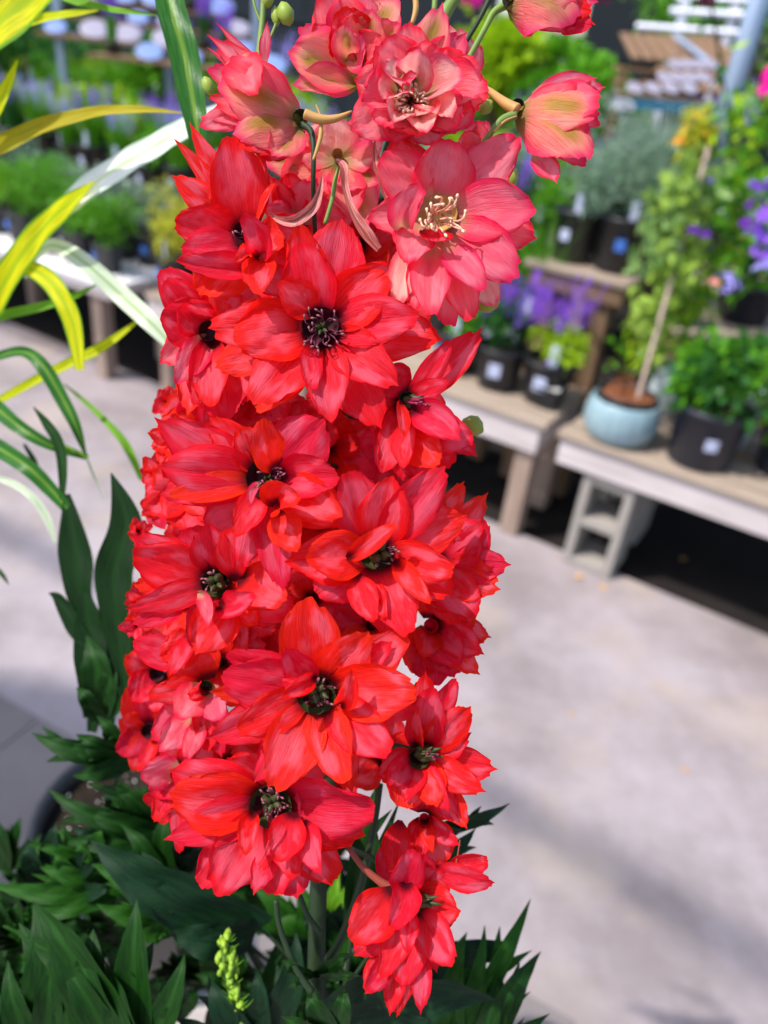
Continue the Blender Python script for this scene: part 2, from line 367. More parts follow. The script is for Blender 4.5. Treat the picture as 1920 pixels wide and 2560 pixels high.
def st_green(c, D, rad=30, n=9, d=(0, 0), ln=.011): return lambda fl: (stamens(fl, c[0]+d[0]*.3, c[1]+d[1]*.3, D, rad, n, DEEPF, ANTHD, out=.006, axis=d, thick=.0003), pistil(fl, c[0], c[1], D, ln, rad*.8, d))

# A - upper centre
c = (804, 822); D = .262
flower(c, D, [
 (854, 547, 135, 0, dict(pt=1.5)), (1010, 668, 110, 0), (1100, 846, 120, 0), (948, 1062, 120, 0), (640, 1030, 90, -1), (520, 818, 112, 0, dict(curl=.12)), (540, 915, 78, 0, dict(b=(700, 870), curl=.05)), (745, 560, 90, 0),
 (578, 838, 128, 1), (632, 1012, 122, 1), (828, 1048, 96, 1, dict(pt=2, cup=.6)), (990, 960, 100, 1, dict(cup=.6)), (1048, 790, 104, 1), (968, 684, 112, 1, dict(cup=.5)), (748, 600, 108, 1, dict(roll=.3)), (700, 700, 75, 1, dict(b=(790, 790))),
 (782, 975, 48, 1, dict(b=(775, 860), roll=.4))], 'R', 'dark', 40, st_dark(c, D, 60, 24), 'red flower facing the camera with a dark purple heart', ped=(890, 900))
# B - upper right, pinker
c = (1092, 548); D = .258
def stB(fl): stamens(fl, 1092, 545, D-.004, 62, 18, FILC, ANTHW, out=.013, curl=.9, axis=(18, -5))
flower(c, D, [
 (984, 332, 92, 0, dict(m='R')), (1303, 335, 108, 0), (1338, 590, 100, 0), (1292, 640, 80, 0), (1238, 765, 72, -1, dict(b=(1170, 640), m='P')), (1178, 800, 84, 0), (1125, 822, 84, -1), (990, 765, 66, 0, dict(b=(1040, 600), m='P')), (1035, 775, 60, 0, dict(b=(1065, 620))), (920, 547, 88, 0),
 (954, 378, 106, 1, dict(b=(1070, 520))), (1132, 345, 126, 1), (1342, 523, 116, 1), (1294, 690, 106, 1), (1212, 720, 62, 2, dict(b=(1110, 610))), (1076, 790, 82, 1, dict(b=(1075, 610), pt=.2)), (1020, 658, 84, 1, dict(b=(1050, 560), pt=.2)),
 (1056, 458, 66, 2, dict(b=(1008, 575), bow=-18, cup=1.1, arch=.35, pt=0)), (1135, 590, 30, 2, dict(b=(1055, 575), bow=32, cup=1.0, m='R'))], 'C', 'cream', 42, stB, 'coral pink flower with pale yellow centre and curled cream stamens', ped=(905, 520))
# C - upper left
c = (622, 600); D = .266
flower(c, D, [
 (444, 356, 52, 0, dict(b=(585, 540), pt=2.5, rnd=.7, bow=10)), (478, 316, 66, 0, dict(b=(600, 520), pt=2.5, rnd=.75, bow=-10)), (437, 440, 66, 0, dict(pt=2)), (650, 384, 70, 0, dict(cup=.9)), (755, 640, 130, 0), (722, 735, 120, 0), (500, 735, 120, -1), (455, 640, 90, 0),
 (575, 334, 108, 1), (684, 452, 55, 1, dict(roll=.8)), (430, 555, 96, 1), (456, 618, 74, 1, dict(b=(610, 610))), (438, 648, 62, 2, dict(b=(640, 668), bow=-26, cup=.9)), (648, 738, 66, 2, dict(b=(655, 640), pt=.2)),
 (604, 535, 58, 2, dict(b=(650, 655), bow=38, cup=1.2, arch=.25)), (590, 650, 30, 2, dict(b=(632, 628), cup=1.3, pt=0)), (700, 610, 90, 1)], 'R', 'dark', 30, st_dark(c, D, 42, 14), 'red flower at the left edge with long spiky upper petals', ped=(880, 640))
# D - left middle
c = (672, 1198); D = .260
flower(c, D, [
 (398, 1052, 104, 0, dict(bow=-22)), (512, 1330, 100, -1), (606, 1418, 76, 0), (704, 1470, 86, 0), (868, 1305, 104, 0), (805, 1052, 124, 0), (600, 1070, 86, 0, dict(cup=.9)), (398, 1236, 84, 0), (527, 1046, 80, 0),
 (404, 1168, 112, 1, dict(pt=1.5)), (420, 1238, 60, 1), (664, 1045, 74, 2, dict(b=(690, 1175), roll=-.7, bow=-16)), (848, 1195, 92, 1, dict(cup=.8, b=(690, 1188))), (852, 1290, 92, 1), (736, 1378, 70, 1, dict(b=(700, 1270))), (590, 1340, 60, 1, dict(pt=.5)),
 (748, 1250, 72, 2, dict(b=(690, 1262), bow=-30, cup=1.2, arch=.3, pt=0)), (628, 1262, 22, 2, dict(b=(655, 1210), bow=18, cup=1.2, m='C'))], 'R', 'dark', 44, st_dark(c, D, 42, 18), 'large red flower open to the left with a near-black heart', ped=(870, 1180))
# E - right middle
c = (940, 1384); D = .256
flower(c, D, [
 (873, 1172, 112, 0), (1160, 1292, 102, 0), (1130, 1482, 96, 0), (720, 1404, 112, 0), (790, 1488, 104, 0), (985, 1600, 90, -1),
 (984, 1194, 106, 1), (1113, 1170, 92, 1), (1138, 1432, 88, 1), (1074, 1508, 48, 2, dict(b=(985, 1400), cup=.9)), (1026, 1590, 94, 1), (764, 1392, 100, 1), (934, 1556, 58, 1, dict(b=(890, 1430))), (962, 1548, 38, 1, dict(b=(935, 1450), cup=.9)),
 (986, 1308, 44, 2, dict(b=(866, 1396), bow=10, cup=.9, roll=.3))], 'R', 'green', 34, st_green(c, D, 40, 12, (12, -4), .010), 'red flower with veined pink lower petals and a green pistil', ped=(870, 1400))
# I - lower centre
c = (794, 1728); D = .250
flower(c, D, [
 (720, 1560, 90, -1), (1022, 1588, 98, 0), (1040, 1776, 100, 0), (880, 1978, 96, -1), (640, 1950, 84, 0), (527, 1842, 92, 0, dict(pt=2)), (562, 1636, 84, 0), (530, 1730, 60, 0), (975, 1610, 70, 0),
 (766, 1498, 122, 1, dict(pt=.4)), (922, 1580, 100, 1), (1046, 1726, 116, 1), (980, 1882, 100, 1), (868, 1962, 98, 1, dict(cup=.5)), (680, 1985, 116, 1), (590, 1826, 86, 1), (552, 1694, 108, 1), (716, 1625, 66, 1),
 (880, 1670, 46, 2, dict(b=(850, 1762), bow=18, cup=1.0, arch=.3, pt=0)), (708, 1740, 40, 2, dict(b=(790, 1690), cup=.8)), (700, 1700, 30, 2, dict(b=(740, 1705)))], 'R', 'green', 42, st_green(c, D, 40, 16, (4, 6), .006), 'widest red flower low on the spike, its round heart deep green', ped=(850, 1760))
# J - bottom left
c = (682, 2002); D = .254
flower(c, D, [
 (424, 1930, 112, 0), (448, 2072, 70, 0), (495, 2218, 84, 0, dict(b=(620, 2060))), (690, 2240, 104, 0), (845, 2204, 100, 0), (908, 2094, 104, 0), (740, 2244, 110, 0), (570, 1900, 120, -1), (800, 1900, 120, -1),
 (422, 1990, 124, 1, dict(cup=.6)), (422, 2098, 88, 1, dict(pt=2)), (536, 2244, 118, 1), (636, 2232, 50, 1, dict(b=(680, 2120), pt=2.2)), (942, 2018, 148, 1, dict(cup=.5, m='D')), (800, 2180, 62, 2, dict(b=(760, 2050), pt=2)), (692, 2158, 74, 2, dict(b=(735, 2030))),
 (614, 2136, 44, 2, dict(b=(635, 2030), cup=1.1)), (664, 2140, 26, 2, dict(b=(708, 2050), cup=1.2, m='C')), (740, 2200, 70, 1)], 'R', 'green', 46, st_green(c, D, 42, 18, (0, 6), .005), 'lowest red flower on the left side, its petals fanned downward', ped=(800, 2020))
# K - left low-middle
c = (545, 1455); D = .266
flower(c, D, [
 (333, 1340, 74, 0), (336, 1462, 70, 0), (470, 1318, 130, -1, dict(m='D')), (735, 1532, 112, 0), (480, 1620, 70, -1), (640, 1560, 80, 0),
 (328, 1382, 100, 1), (326, 1520, 58, 1, dict(pt=1.8)), (334, 1558, 56, 1, dict(pt=1.5, b=(470, 1500))), (492, 1630, 92, 1, dict(b=(580, 1500), pt=1.5)), (520, 1310, 90, 1), (566, 1322, 64, 1, dict(b=(590, 1450))), (715, 1500, 100, 1, dict(b=(600, 1440))),
 (518, 1566, 34, 2, dict(b=(495, 1482), bow=-34, cup=1.1, m='C')), (632, 1486, 58, 2, dict(b=(545, 1515), bow=20, cup=.9, roll=.6))], 'R', 'green', 30, st_green(c, D, 34, 12, (-8, 4), .010), 'red flower at the left edge with a lilac-tinged curled petal', ped=(860, 1440))
# L - left bottom small pinkish
c = (520, 1712); D = .288
flower(c, D, [
 (366, 1738, 56, 0), (330, 1605, 70, 0, dict(b=(480, 1650))), (424, 1686, 40, 1, dict(b=(480, 1580))), (380, 1850, 70, -1), (450, 1600, 110, -1), (400, 1640, 80, 0, dict(b=(500, 1600))),
 (438, 1796, 72, 1, dict(m='C')), (398, 1878, 60, 1, dict(b=(480, 1790), m='C')), (466, 1900, 42, 1, dict(b=(505, 1800), m='C')), (556, 1798, 66, 1, dict(m='C')), (470, 1735, 40, 1), (550, 1890, 60, 0), (520, 1880, 60, 0)], 'R', 'green', 16, None, 'small pinkish red flower tucked between two larger ones')
# lower left edge petal group
c = (450, 1925); D = .300
flower(c, D, [(352, 1930, 70, 1, dict(m='C')), (385, 2055, 50, 0), (450, 2140, 40, 0), (400, 2030, 60, 0), (505, 2020, 60, 0), (440, 1820, 70, -1), (530, 1850, 70, -1), (380, 1990, 70, 0)], 'R', 'red', 14)
# M - far left dark blurred
c = (380, 1820); D = .345
flower(c, D, [(290, 1880, 60, 0), (300, 1800, 60, 0), (340, 1930, 60, 0), (400, 1960, 70, 0), (320, 1720, 70, 0), (430, 1740, 80, 0), (370, 1690, 60, 1), (460, 1830, 80, 1)], 'D', 'dark', 16)
c = (400, 1680); D = .335
flower(c, D, [(315, 1640, 60, 0), (330, 1750, 70, 0), (400, 1780, 80, 0), (360, 1590, 70, 0), (460, 1600, 80, 0), (480, 1740, 80, 1)], 'R', 'dark', 16)
# N - left, below C, seen from the side
c = (530, 835); D = .276
flower(c, D, [
 (400, 672, 90, 0), (403, 905, 76, 0, dict(m='C')), (470, 1030, 90, 0), (560, 1050, 120, 0), (620, 1010, 110, 0), (640, 700, 110, -1),
 (402, 786, 100, 1), (408, 700, 70, 1, dict(b=(500, 790))), (455, 760, 80, 1), (490, 1010, 60, 1, dict(roll=.6)), (440, 960, 60, 1, dict(m='C', roll=.5)), (525, 1020, 80, 1), (500, 690, 110, 0), (600, 740, 110, 0)], 'R', 'dark', 22, None, 'side-on red flower at the left edge, half hidden by its neighbours', ped=(880, 860))
c = (600, 960); D = .285
flower(c, D, [(520, 1080, 90, 0), (590, 1110, 110, 0), (660, 1085, 100, 0), (720, 1050, 90, 0), (700, 900, 90, 0), (500, 930, 90, 0)], 'D', 'dark', 20)
# blurred flowers along the far left side
for (cx, cy, D, rad, mk) in [(425, 1010, .335, 48, 'R'), (395, 1185, .315, 52, 'R'), (400, 1270, .325, 55, 'D'), (350, 1330, .32, 34, 'D'), (352, 1500, .31, 40, 'D'), (345, 1560, .31, 40, 'R'), (430, 1100, .30, 60, 'R'), (425, 2000, .32, 60, 'D')]:
    pts = []
    for i in range(9):
        an = i*.698+cx; q = rad*random.uniform(.8, 1.25); pts.append((cx+math.cos(an)*q, cy+math.sin(an)*q, rad*.62, i % 2))
    flower((cx, cy), D, pts, mk, 'dark', 8)
# O - right side below B, facing right
c = (1016, 1002); D = .264
flower(c, D, [
 (1196, 828, 74, 0, dict(bow=14, pt=2)), (1112, 1015, 76, 0), (1188, 1136, 62, 0), (1123, 1172, 100, 0), (1060, 1195, 80, 0, dict(b=(1000, 1060))), (1005, 1195, 90, 0), (950, 1180, 80, -1), (930, 1080, 90, -1), (940, 940, 110, -1),
 (1130, 846, 48, 1, dict(bow=14, roll=.3)), (1120, 956, 44, 1), (1146, 1094, 72, 2, dict(b=(1025, 1022), bow=-12, cup=.8)), (1188, 1098, 84, 1, dict(b=(1050, 1080))), (1012, 1092, 34, 2, dict(b=(1002, 1000), roll=.9)), (1004, 1170, 60, 1, dict(b=(1015, 1050), roll=-.5)), (1100, 1160, 80, 1, dict(b=(1010, 1080))), (960, 1175, 70, 0)],
 'R', 'green', 16, lambda fl: (pistil(fl, 1014, 1002, .264, .004, 22, (30, 2), 4), stamens(fl, 1018, 1004, .262, 14, 8, FILP, FILP, out=.008, axis=(42, 4))), 'red flower facing right, seen side-on above the bench', ped=(890, 1040))
# G, H - right edge clusters facing right
c = (1075, 1400); D = .278
flower(c, D, [
 (1214, 1240, 66, 0, dict(pt=2)), (1157, 1207, 50, 0, dict(b=(1090, 1330), pt=2)), (1200, 1310, 110, 1, dict(b=(1100, 1400))), (1270, 1413, 80, 1, dict(b=(1120, 1415), pt=2)), (1245, 1472, 90, 1, dict(b=(1110, 1420), pt=2)), (1190, 1540, 90, 1), (1215, 1300, 70, 1, dict(b=(1150, 1400))), (1150, 1560, 90, 0), (1080, 1230, 90, 0), (1120, 1530, 90, 0)], 'R', 'red', 16, None, 'red flower facing right, only its pointed outer petals showing')
c = (1075, 1560); D = .286
flower(c, D, [
 (1218, 1592, 70, 0, dict(pt=2)), (1202, 1632, 74, 1, dict(pt=2)), (1194, 1682, 64, 1, dict(pt=2)), (1135, 1690, 90, 0), (1080, 1720, 100, 0, dict(m='D')), (1040, 1690, 90, 0, dict(m='D')), (1190, 1540, 80, 0), (1120, 1470, 90, 0), (1150, 1660, 80, 1), (1060, 1640, 60, 1, dict(m='D'))], 'R', 'red', 16)
# P - right low
c = (1046, 1885); D = .258
flower(c, D, [
 (1063, 1688, 60, 0, dict(pt=2)), (1142, 1698, 48, 0, dict(b=(1085, 1800))), (1233, 1922, 76, 0, dict(pt=2)), (1164, 2066, 50, 0, dict(b=(1110, 1960), pt=2.5)), (1141, 2056, 56, 0), (1004, 2022, 112, 0), (946, 1940, 74, 0), (1170, 1836, 70, 0),
 (1080, 1716, 80, 1), (1174, 1772, 74, 1), (1204, 1978, 64, 1, dict(pt=2)), (1090, 2012, 70, 1, dict(pt=1.2)), (1012, 2002, 58, 1, dict(pt=1.6)), (1040, 1770, 44, 1, dict(roll=.8)), (968, 1960, 60, 1), (1120, 2030, 50, 1)],
 'R', 'green', 22, lambda fl: (pistil(fl, 1046, 1882, .258, .006, 26, (36, 2), 5), stamens(fl, 1046, 1884, .258, 14, 8, PIST, FILP, out=.008, axis=(34, 2))), 'red flower low on the right with a dark green spiky pistil', ped=(850, 1900))
# Q - hidden flower above the bottom right one
c = (1060, 2040); D = .275
flower(c, D, [(1080, 2128, 30, 1, dict(pt=2)), (1052, 2150, 28, 1, dict(pt=2)), (1020, 2170, 66, 0), (1110, 2160, 80, 0), (1142, 2112, 44, 1, dict(pt=2)), (985, 2190, 60, 1, dict(b=(1000, 2050), m='D')), (965, 2100, 60, 0, dict(b=(985, 2220), m='D')), (1075, 1980, 70, 0), (1050, 2120, 60, 0), (1100, 2000, 70, 0)], 'R', 'red', 14)
# R - bottom right
c = (1030, 2252); D = .262
flower(c, D, [
 (1222, 2152, 56, 0, dict(b=(1120, 2165), pt=.5)), (1148, 2280, 104, 0), (888, 2390, 84, 0), (974, 2534, 44, 0, dict(pt=2.2, b=(1000, 2400))), (994, 2540, 40, 0, dict(pt=2.2, b=(1020, 2400))), (1090, 2430, 60, 0), (915, 2482, 56, 0, dict(b=(985, 2360))), (1060, 2140, 80, 0),
 (1233, 2214, 60, 1, dict(b=(1080, 2170), pt=1)), (1138, 2416, 78, 1), (1004, 2468, 88, 1, dict(pt=2)), (1052, 2526, 42, 1, dict(b=(1050, 2360), pt=2)), (874, 2356, 92, 1, dict(b=(985, 2220))), (952, 2446, 62, 1), (918, 2476, 50, 1, dict(b=(975, 2390))), (1035, 2130, 70, 1, dict(b=(1000, 2230))), (1100, 2170, 90, 0),
 (1018, 2384, 40, 2, dict(b=(1025, 2265), pt=.2)), (978, 2322, 66, 2, dict(b=(1015, 2205), bow=-14, cup=.9))],
 'R', 'green', 18, lambda fl: pistil(fl, 1035, 2250, .262, .006, 22, (44, 4), 4), 'lowest red flower on the right, its petals hanging over dark leaves', ped=(870, 2120))
# U - top centre open cup
c = (1030, 245); D = .254
def stU(fl): stamens(fl, 1030, 255, D-.001, 42, 30, FILC, ANTH, out=.012, curl=.5)
flower(c, D, [
 (1102, 14, 84, 0, dict(m='S', pt=2)), (1163, 84, 84, 0), (1024, 56, 86, 0), (895, 196, 120, 0), (882, 318, 100, 0, dict(b=(985, 280))), (985, 344, 118, 0), (1092, 350, 120, 0), (1180, 312, 110, 0), (1222, 232, 120, 0), (940, 116, 100, 0), (1190, 150, 100, 0),
 (966, 90, 96, 1), (1090, 110, 90, 1), (1218, 222, 110, 1, dict(cup=.7)), (1150, 312, 100, 1), (1040, 335, 110, 1), (960, 318, 90, 1), (915, 240, 110, 1, dict(cup=.8)),
 (965, 165, 70, 2, dict(m='P', cup=.8)), (1050, 128, 82, 2, dict(m='P', cup=.7)), (1150, 190, 96, 2, dict(m='P', cup=.8)), (1130, 285, 84, 2, dict(m='P', cup=.8)), (1065, 322, 84, 2, dict(m='P', cup=.8)), (985, 300, 74, 2, dict(m='P', cup=.8)), (958, 235, 66, 2, dict(m='P', cup=.8)),
 (1085, 268, 26, 2, dict(b=(1010, 292), bow=10, m='P', cup=.6)), (1040, 190, 30, 2, dict(b=(1010, 240), bow=-14, m='C', cup=1))], 'C', 'green', 50, stU, 'coral pink cup-shaped flower at the top centre, its throat greenish', ped=(950, 420))
# T - top, left of centre
c = (895, 170); D = .266
flower(c, D, [
 (722, 118, 120, 1, dict(m='S', b=(895, 205), pt=.6, cup=.7)), (736, 205, 70, 1, dict(m='S', b=(895, 215), pt=1.6)), (745, 62, 70, 0, dict(m='C')), (805, -30, 120, 0, dict(m='C')), (900, -30, 130, 0, dict(m='C')), (985, -20, 100, 0, dict(m='S')), (1000, 60, 80, 0, dict(m='S')),
 (850, 20, 100, 1, dict(m='R')), (930, 20, 100, 1, dict(m='S', pt=.3)), (840, 80, 70, 1, dict(b=(880, 160), cup=1)), (905, 90, 70, 2, dict(b=(890, 160))), (955, 100, 80, 1), (870, 60, 60, 2, dict(b=(870, 150), m='S')), (960, 150, 60, 1)], 'C', 'red', 20, None, 'half-open pink flower at the top with green-streaked outer petals')
# S - top left, side view trumpet
c = (756, 310); D = .262
flower(c, D, [
 (552, 68, 46, 0, dict(pt=2.5, rnd=.7)), (534, 98, 66, 0, dict(pt=2.2)), (518, 168, 74, 0, dict(pt=.6)), (524, 246, 70, 0), (507, 282, 66, 0), (498, 312, 56, 0, dict(b=(640, 280))), (526, 122, 30, 0, dict(pt=2)),
 (560, 150, 110, 1, dict(cup=-.5, arch=.16)), (584, 330, 120, 1, dict(m='S', cup=-.7, arch=.2)), (545, 215, 126, 1, dict(m='S', cup=-.8, arch=.25, pt=.5)), (680, 388, 72, 1, dict(m='S', b=(750, 322))), (600, 372, 90, 1, dict(m='R', b=(720, 320))), (650, 395, 80, 0, dict(m='R')),
 (640, 226, 84, 2, dict(b=(590, 150), m='C', cup=.5, pt=.4)), (666, 58, 30, 0, dict(b=(662, 168), m='C', pt=2, roll=.6))], 'C', 'green', 16, None, 'coral trumpet-shaped flower turned to the left, showing its green base')
# V - right side view
c = (1288, 282); D = .262
flower(c, D, [
 (1484, 192, 46, 0, dict(pt=2, b=(1330, 235))), (1508, 214, 48, 0, dict(pt=2, b=(1400, 240))), (1506, 305, 80, 0), (1484, 342, 66, 0), (1480, 374, 70, 0), (1390, 453, 52, 0, dict(b=(1335, 385), pt=2)), (1470, 415, 60, 0),
 (1440, 205, 66, 1, dict(cup=-.4, bow=16)), (1504, 262, 116, 1, dict(cup=-.6)), (1470, 400, 116, 1, dict(m='S', cup=-.8, arch=.22, bow=-26, pt=.8)), (1494, 292, 128, 1, dict(m='S', cup=-.8, arch=.25, pt=.3)), (1470, 345, 110, 1, dict(cup=-.4, b=(1310, 300)))], 'C', 'green', 14, None, 'coral trumpet-shaped flower turned to the right on an arching stalk')
# W - top right
c = (1266, 12); D = .262
flower(c, D, [
 (1486, 0, 90, 0), (1482, 52, 70, 0, dict(m='R')), (1440, -60, 120, 0), (1420, 80, 60, 0), (1470, -60, 100, 0), (1480, 20, 80, 1, dict(m='R')),
 (1440, 58, 124, 1, dict(m='S', cup=-.9, arch=.3, bow=-30, pt=.2)), (1450, -10, 130, 1, dict(m='S', cup=-.7, arch=.25)), (1478, 66, 50, 1, dict(m='R', b=(1400, 70)))], 'C', 'green', 14, None, 'plump half-open coral flower at the top right')
# X - pale flower behind, seen from its back
c = (846, 400); D = .295
flower(c, D, [
 (664, 400, 110, 0, dict(m='S')), (748, 330, 100, 0, dict(m='P')), (825, 290, 100, 0, dict(m='P')), (955, 336, 110, 0, dict(m='P')), (952, 450, 110, 0, dict(m='S')), (920, 560, 100, 0, dict(m='S')), (830, 590, 120, 0, dict(m='C')), (710, 480, 110, 0, dict(m='C')), (890, 300, 100, -1, dict(m='P'))], 'P', 'cream', 12, None, 'pale coral flower behind the stems, seen from behind')
c = (740, 560); D = .288
flower(c, D, [(672, 440, 70, 0, dict(bow=-20)), (720, 430, 80, 0), (790, 450, 90, 0, dict(m='C')), (668, 520, 60, 0, dict(m='C')), (800, 620, 90, 0), (860, 540, 90, -1, dict(m='C')), (670, 600, 80, 0), (730, 640, 90, 0)], 'R', 'red', 14)
# small petals right of the top flowers
c = (1170, 190); D = .28
flower(c, D, [(1198, 110, 46, 0), (1150, 70, 50, 0, dict(m='P')), (1195, 160, 40, 0), (1120, 60, 40, 0, dict(m='P'))], 'C', 'cream', 10)
c = (1190, 400); D = .28
flower(c, D, [(1215, 300, 50, 0, dict(pt=.5)), (1160, 330, 60, 0), (1190, 300, 60, 0)], 'C', 'cream', 10)
# flowers on the far side of the spike, glimpsed between the nearer ones
back = [(700, 700), (900, 620), (960, 760), (600, 690), (720, 1080), (820, 1120), (640, 1280), (800, 1300), (560, 1200), (1000, 1280), (780, 1500), (700, 1620), (620, 1500), (930, 1560), (580, 1900), (820, 1900), (960, 1900), (700, 1850), (1000, 700), (520, 1350), (1010, 1140), (460, 1500), (760, 2080), (880, 1010), (555, 1650), (600, 1600), (500, 1080), (850, 900), (480, 1230), (880, 1760)]
for q, (cx, cy) in enumerate(back):
    pts = []
    for i in range(8):
        an = i*.785+q; rr = random.uniform(95, 130)
        x = cx+math.cos(an)*rr; y = cy+math.sin(an)*rr
        if 985 < x < 1060 and 1600 < y < 1740: continue
        if 900 < x and 1960 < y: continue
        pts.append((x, y, random.uniform(75, 100), 0))
    flower((cx, cy), .300+.006*(q % 4), pts, 'D' if q % 2 else 'R', 'dark', 12)

# stems, stalks, spurs and bracts of the spike
def ptube(name, pts, wpx, D, m, parent=PLANT, n=8, caps=True):
    """pts: (px, py[, depth]); widths in pixels at that depth"""
    mb = MB(); q = []
    for i, p in enumerate(pts):
        d = p[2] if len(p) > 2 else D; q.append(pc(p[0], p[1], d))
    # resample smooth
    out = []; W = []
    wl = wpx if hasattr(wpx, '__len__') else [wpx]*len(q)
    for i in range(len(q)-1):
        p0, p1, p2, p3 = q[max(i-1, 0)], q[i], q[i+1], q[min(i+2, len(q)-1)]
        for s in np.linspace(0, 1, 6, endpoint=(i == len(q)-2)):
            out.append(.5*((2*p1)+(p2-p0)*s+(2*p0-5*p1+4*p2-p3)*s*s+(3*p1-p0-3*p2+p3)*s**3)); W.append((wl[i]*(1-s)+wl[i+1]*s)*D/FP/2)
    mb.tube(out, W, n); o = mb.build(name, m, None, True); adopt(o, parent); return o
ptube('main_stem', [(960, -60, .31), (905, 380, .322), (885, 760, .325), (872, 1130, .325), (850, 1500, .325), (825, 1900, .32), (795, 2240, .32), (790, 2620, .33)], [16, 20, 24, 28, 34, 40, 44, 48], .32, STEM)
ptube('flower_stalk', [(756, 312, .27), (778, 330, .268), (784, 380, .266), (783, 470, .27), (788, 590, .285)], [20, 16, 13, 13, 13], .265, STEM)
ptube('flower_stalk', [(848, 415), (838, 450), (830, 500), (812, 560)], [6, 12, 12, 10], .272, STEMG)
ptube('bract', [(790, 262), (800, 290), (802, 335), (793, 372), (783, 400)], [3, 7, 12, 10, 6], .263, SPUR)
ptube('spur', [(762, 285), (800, 298), (840, 296), (880, 278)], [26, 24, 18, 4], .262, SPUR)



ptube('spur', [(1292, 276), (1262, 258, .268), (1225, 228, .276), (1195, 205, .285)], [34, 26, 16, 6], .266, SPUR)
ptube('flower_stalk', [(1290, 286), (1255, 300), (1225, 335), (1196, 372)], [22, 20, 14, 10], .266, STEMG)
ptube('bract', [(1292, 290), (1262, 303), (1235, 330)], [3, 6, 6], .262, SPUR)
ptube('flower_stalk', [(1232, -20), (1200, 45), (1162, 108), (1120, 170)], [15, 12, 12, 12], .285, STEM)
ptube('flower_stalk', [(1276, 8), (1236, 30), (1212, 72), (1165, 158), (1130, 220)], [22, 18, 15, 15, 14], .275, STEMG)
ptube('flower_stalk', [(1150, -20), (1115, 30), (1108, 70)], [26, 34, 20], .29, STEMG)
ptube('flower_stalk', [(1035, -30), (1040, 20), (1030, 60)], [14, 16, 10], .29, SPUR)
ptube('flower_stalk', [(1088, -30), (1086, 20), (1080, 40)], [14, 14, 8], .29, STEMG)
ptube('flower_stalk', [(645, 155), (655, 60), (660, -20)], [16, 15, 14], .285, STEMG)
ptube('flower_stalk', [(652, 55), (638, 20), (630, -20)], [8, 8, 6], .285, STEMG)
ptube('flower_stalk', [(690, 60), (680, 85), (668, 110)], [8, 7, 6], .285, STEMG)
ptube('flower_stalk', [(872, 2120), (905, 2165), (945, 2200), (975, 2220)], [14, 16, 20, 26], .272, STEMR)
ptube('flower_stalk', [(690, 2250), (700, 2320), (740, 2420), (780, 2480)], [14, 14, 16, 18], .30, STEM)
ptube('flower_stalk', [(750, 2240), (770, 2290), (800, 2330)], [14, 14, 16], .30, STEM)
ptube('flower_stalk', [(950, 1960, .31), (935, 2060, .31), (905, 2200, .31), (860, 2330, .31), (820, 2400, .315)], [16, 18, 20, 22, 24], .31, STEM)
ptube('flower_stalk', [(1150, 2100), (1142, 2150), (1135, 2170)], [3, 5, 6], .27, STEMR)
def bud(px, py, d, w_, h_, ang, m, parent=PLANT, name='bud'):
    mb = MB(); ca, sa = math.cos(ang), math.sin(ang)
    ptsx = [(-.5, .15), (-.3, .75), (0, 1), (.3, .7), (.5, .1)]
    mb.tube([pc(px+ca*t*h_, py+sa*t*h_, d) for t, _ in ptsx], [w_/2*q*d/FP for _, q in ptsx], 9)
    o = mb.build(name, m, None, True); adopt(o, parent); return o
bud(714, 34, .285, 44, 62, -1.9, BUDG); bud(690, 40, .287, 26, 52, -1.7, BUDG); bud(668, -2, .285, 34, 44, -1.5, BUDG)
bud(1272, 452, .30, 44, 70, -1.0, BUDG); bud(1222, 762, .29, 40, 60, -.3, BUDG); bud(1182, 1065, .30, 56, 60, .5, BUDG); bud(520, 215, .30, 32, 50, 1.2, BUDG); bud(1215, 268, .27, 34, 44, 2.3, BUDG)

# ------------------------------------------------------------------ blades and lobed leaves
def spline(q, k=7):
    out = []
    for i in range(len(q)-1):
        p0, p1, p2, p3 = q[max(i-1, 0)], q[i], q[i+1], q[min(i+2, len(q)-1)]
        for s in np.linspace(0, 1, k, endpoint=(i == len(q)-2)):
            out.append(.5*((2*p1)+(p2-p0)*s+(2*p0-5*p1+4*p2-p3)*s*s+(3*p1-p0-3*p2+p3)*s**3))
    return out
def blade_geo(pts, wpx, fold=.25, roll=0.0, prof=None, nu=7):
    """pts: (px,py,depth) centre line; wpx widths in px at each point"""
    cs = spline([np.array(cam3(*p)) for p in pts]); ws = spline([np.array([wpx[i]*pts[i][2]/FP, 0]) for i in range(len(pts))])
    V = []; UV = []; n = len(cs)
    for i, c in enumerate(cs):
        t = cs[min(i+1, n-1)]-cs[max(i-1, 0)]; t /= np.linalg.norm(t)+1e-9
        side = np.cross(t, [0, 0, 1.]); side /= np.linalg.norm(side)+1e-9; nor = np.cross(side, t)
        if nor[2] < 0: nor = -nor
        a = roll; side, nor = side*math.cos(a)+nor*math.sin(a), nor*math.cos(a)-side*math.sin(a)
        w_ = max(ws[i][0], 1e-5)/2
        for k in range(nu):
            u = -1+2*k/(nu-1); V.append(c+side*u*w_+nor*(abs(u)**1.3)*w_*fold + nor*w_*.08*math.sin(i*.8+u*3)); UV.append((u*.5+.5, i/(n-1)*4))
    F = [(j*nu+i, j*nu+i+1, (j+1)*nu+i+1, (j+1)*nu+i) for j in range(n-1) for i in range(nu-1)]
    return toworld(np.array(V)), F, UV
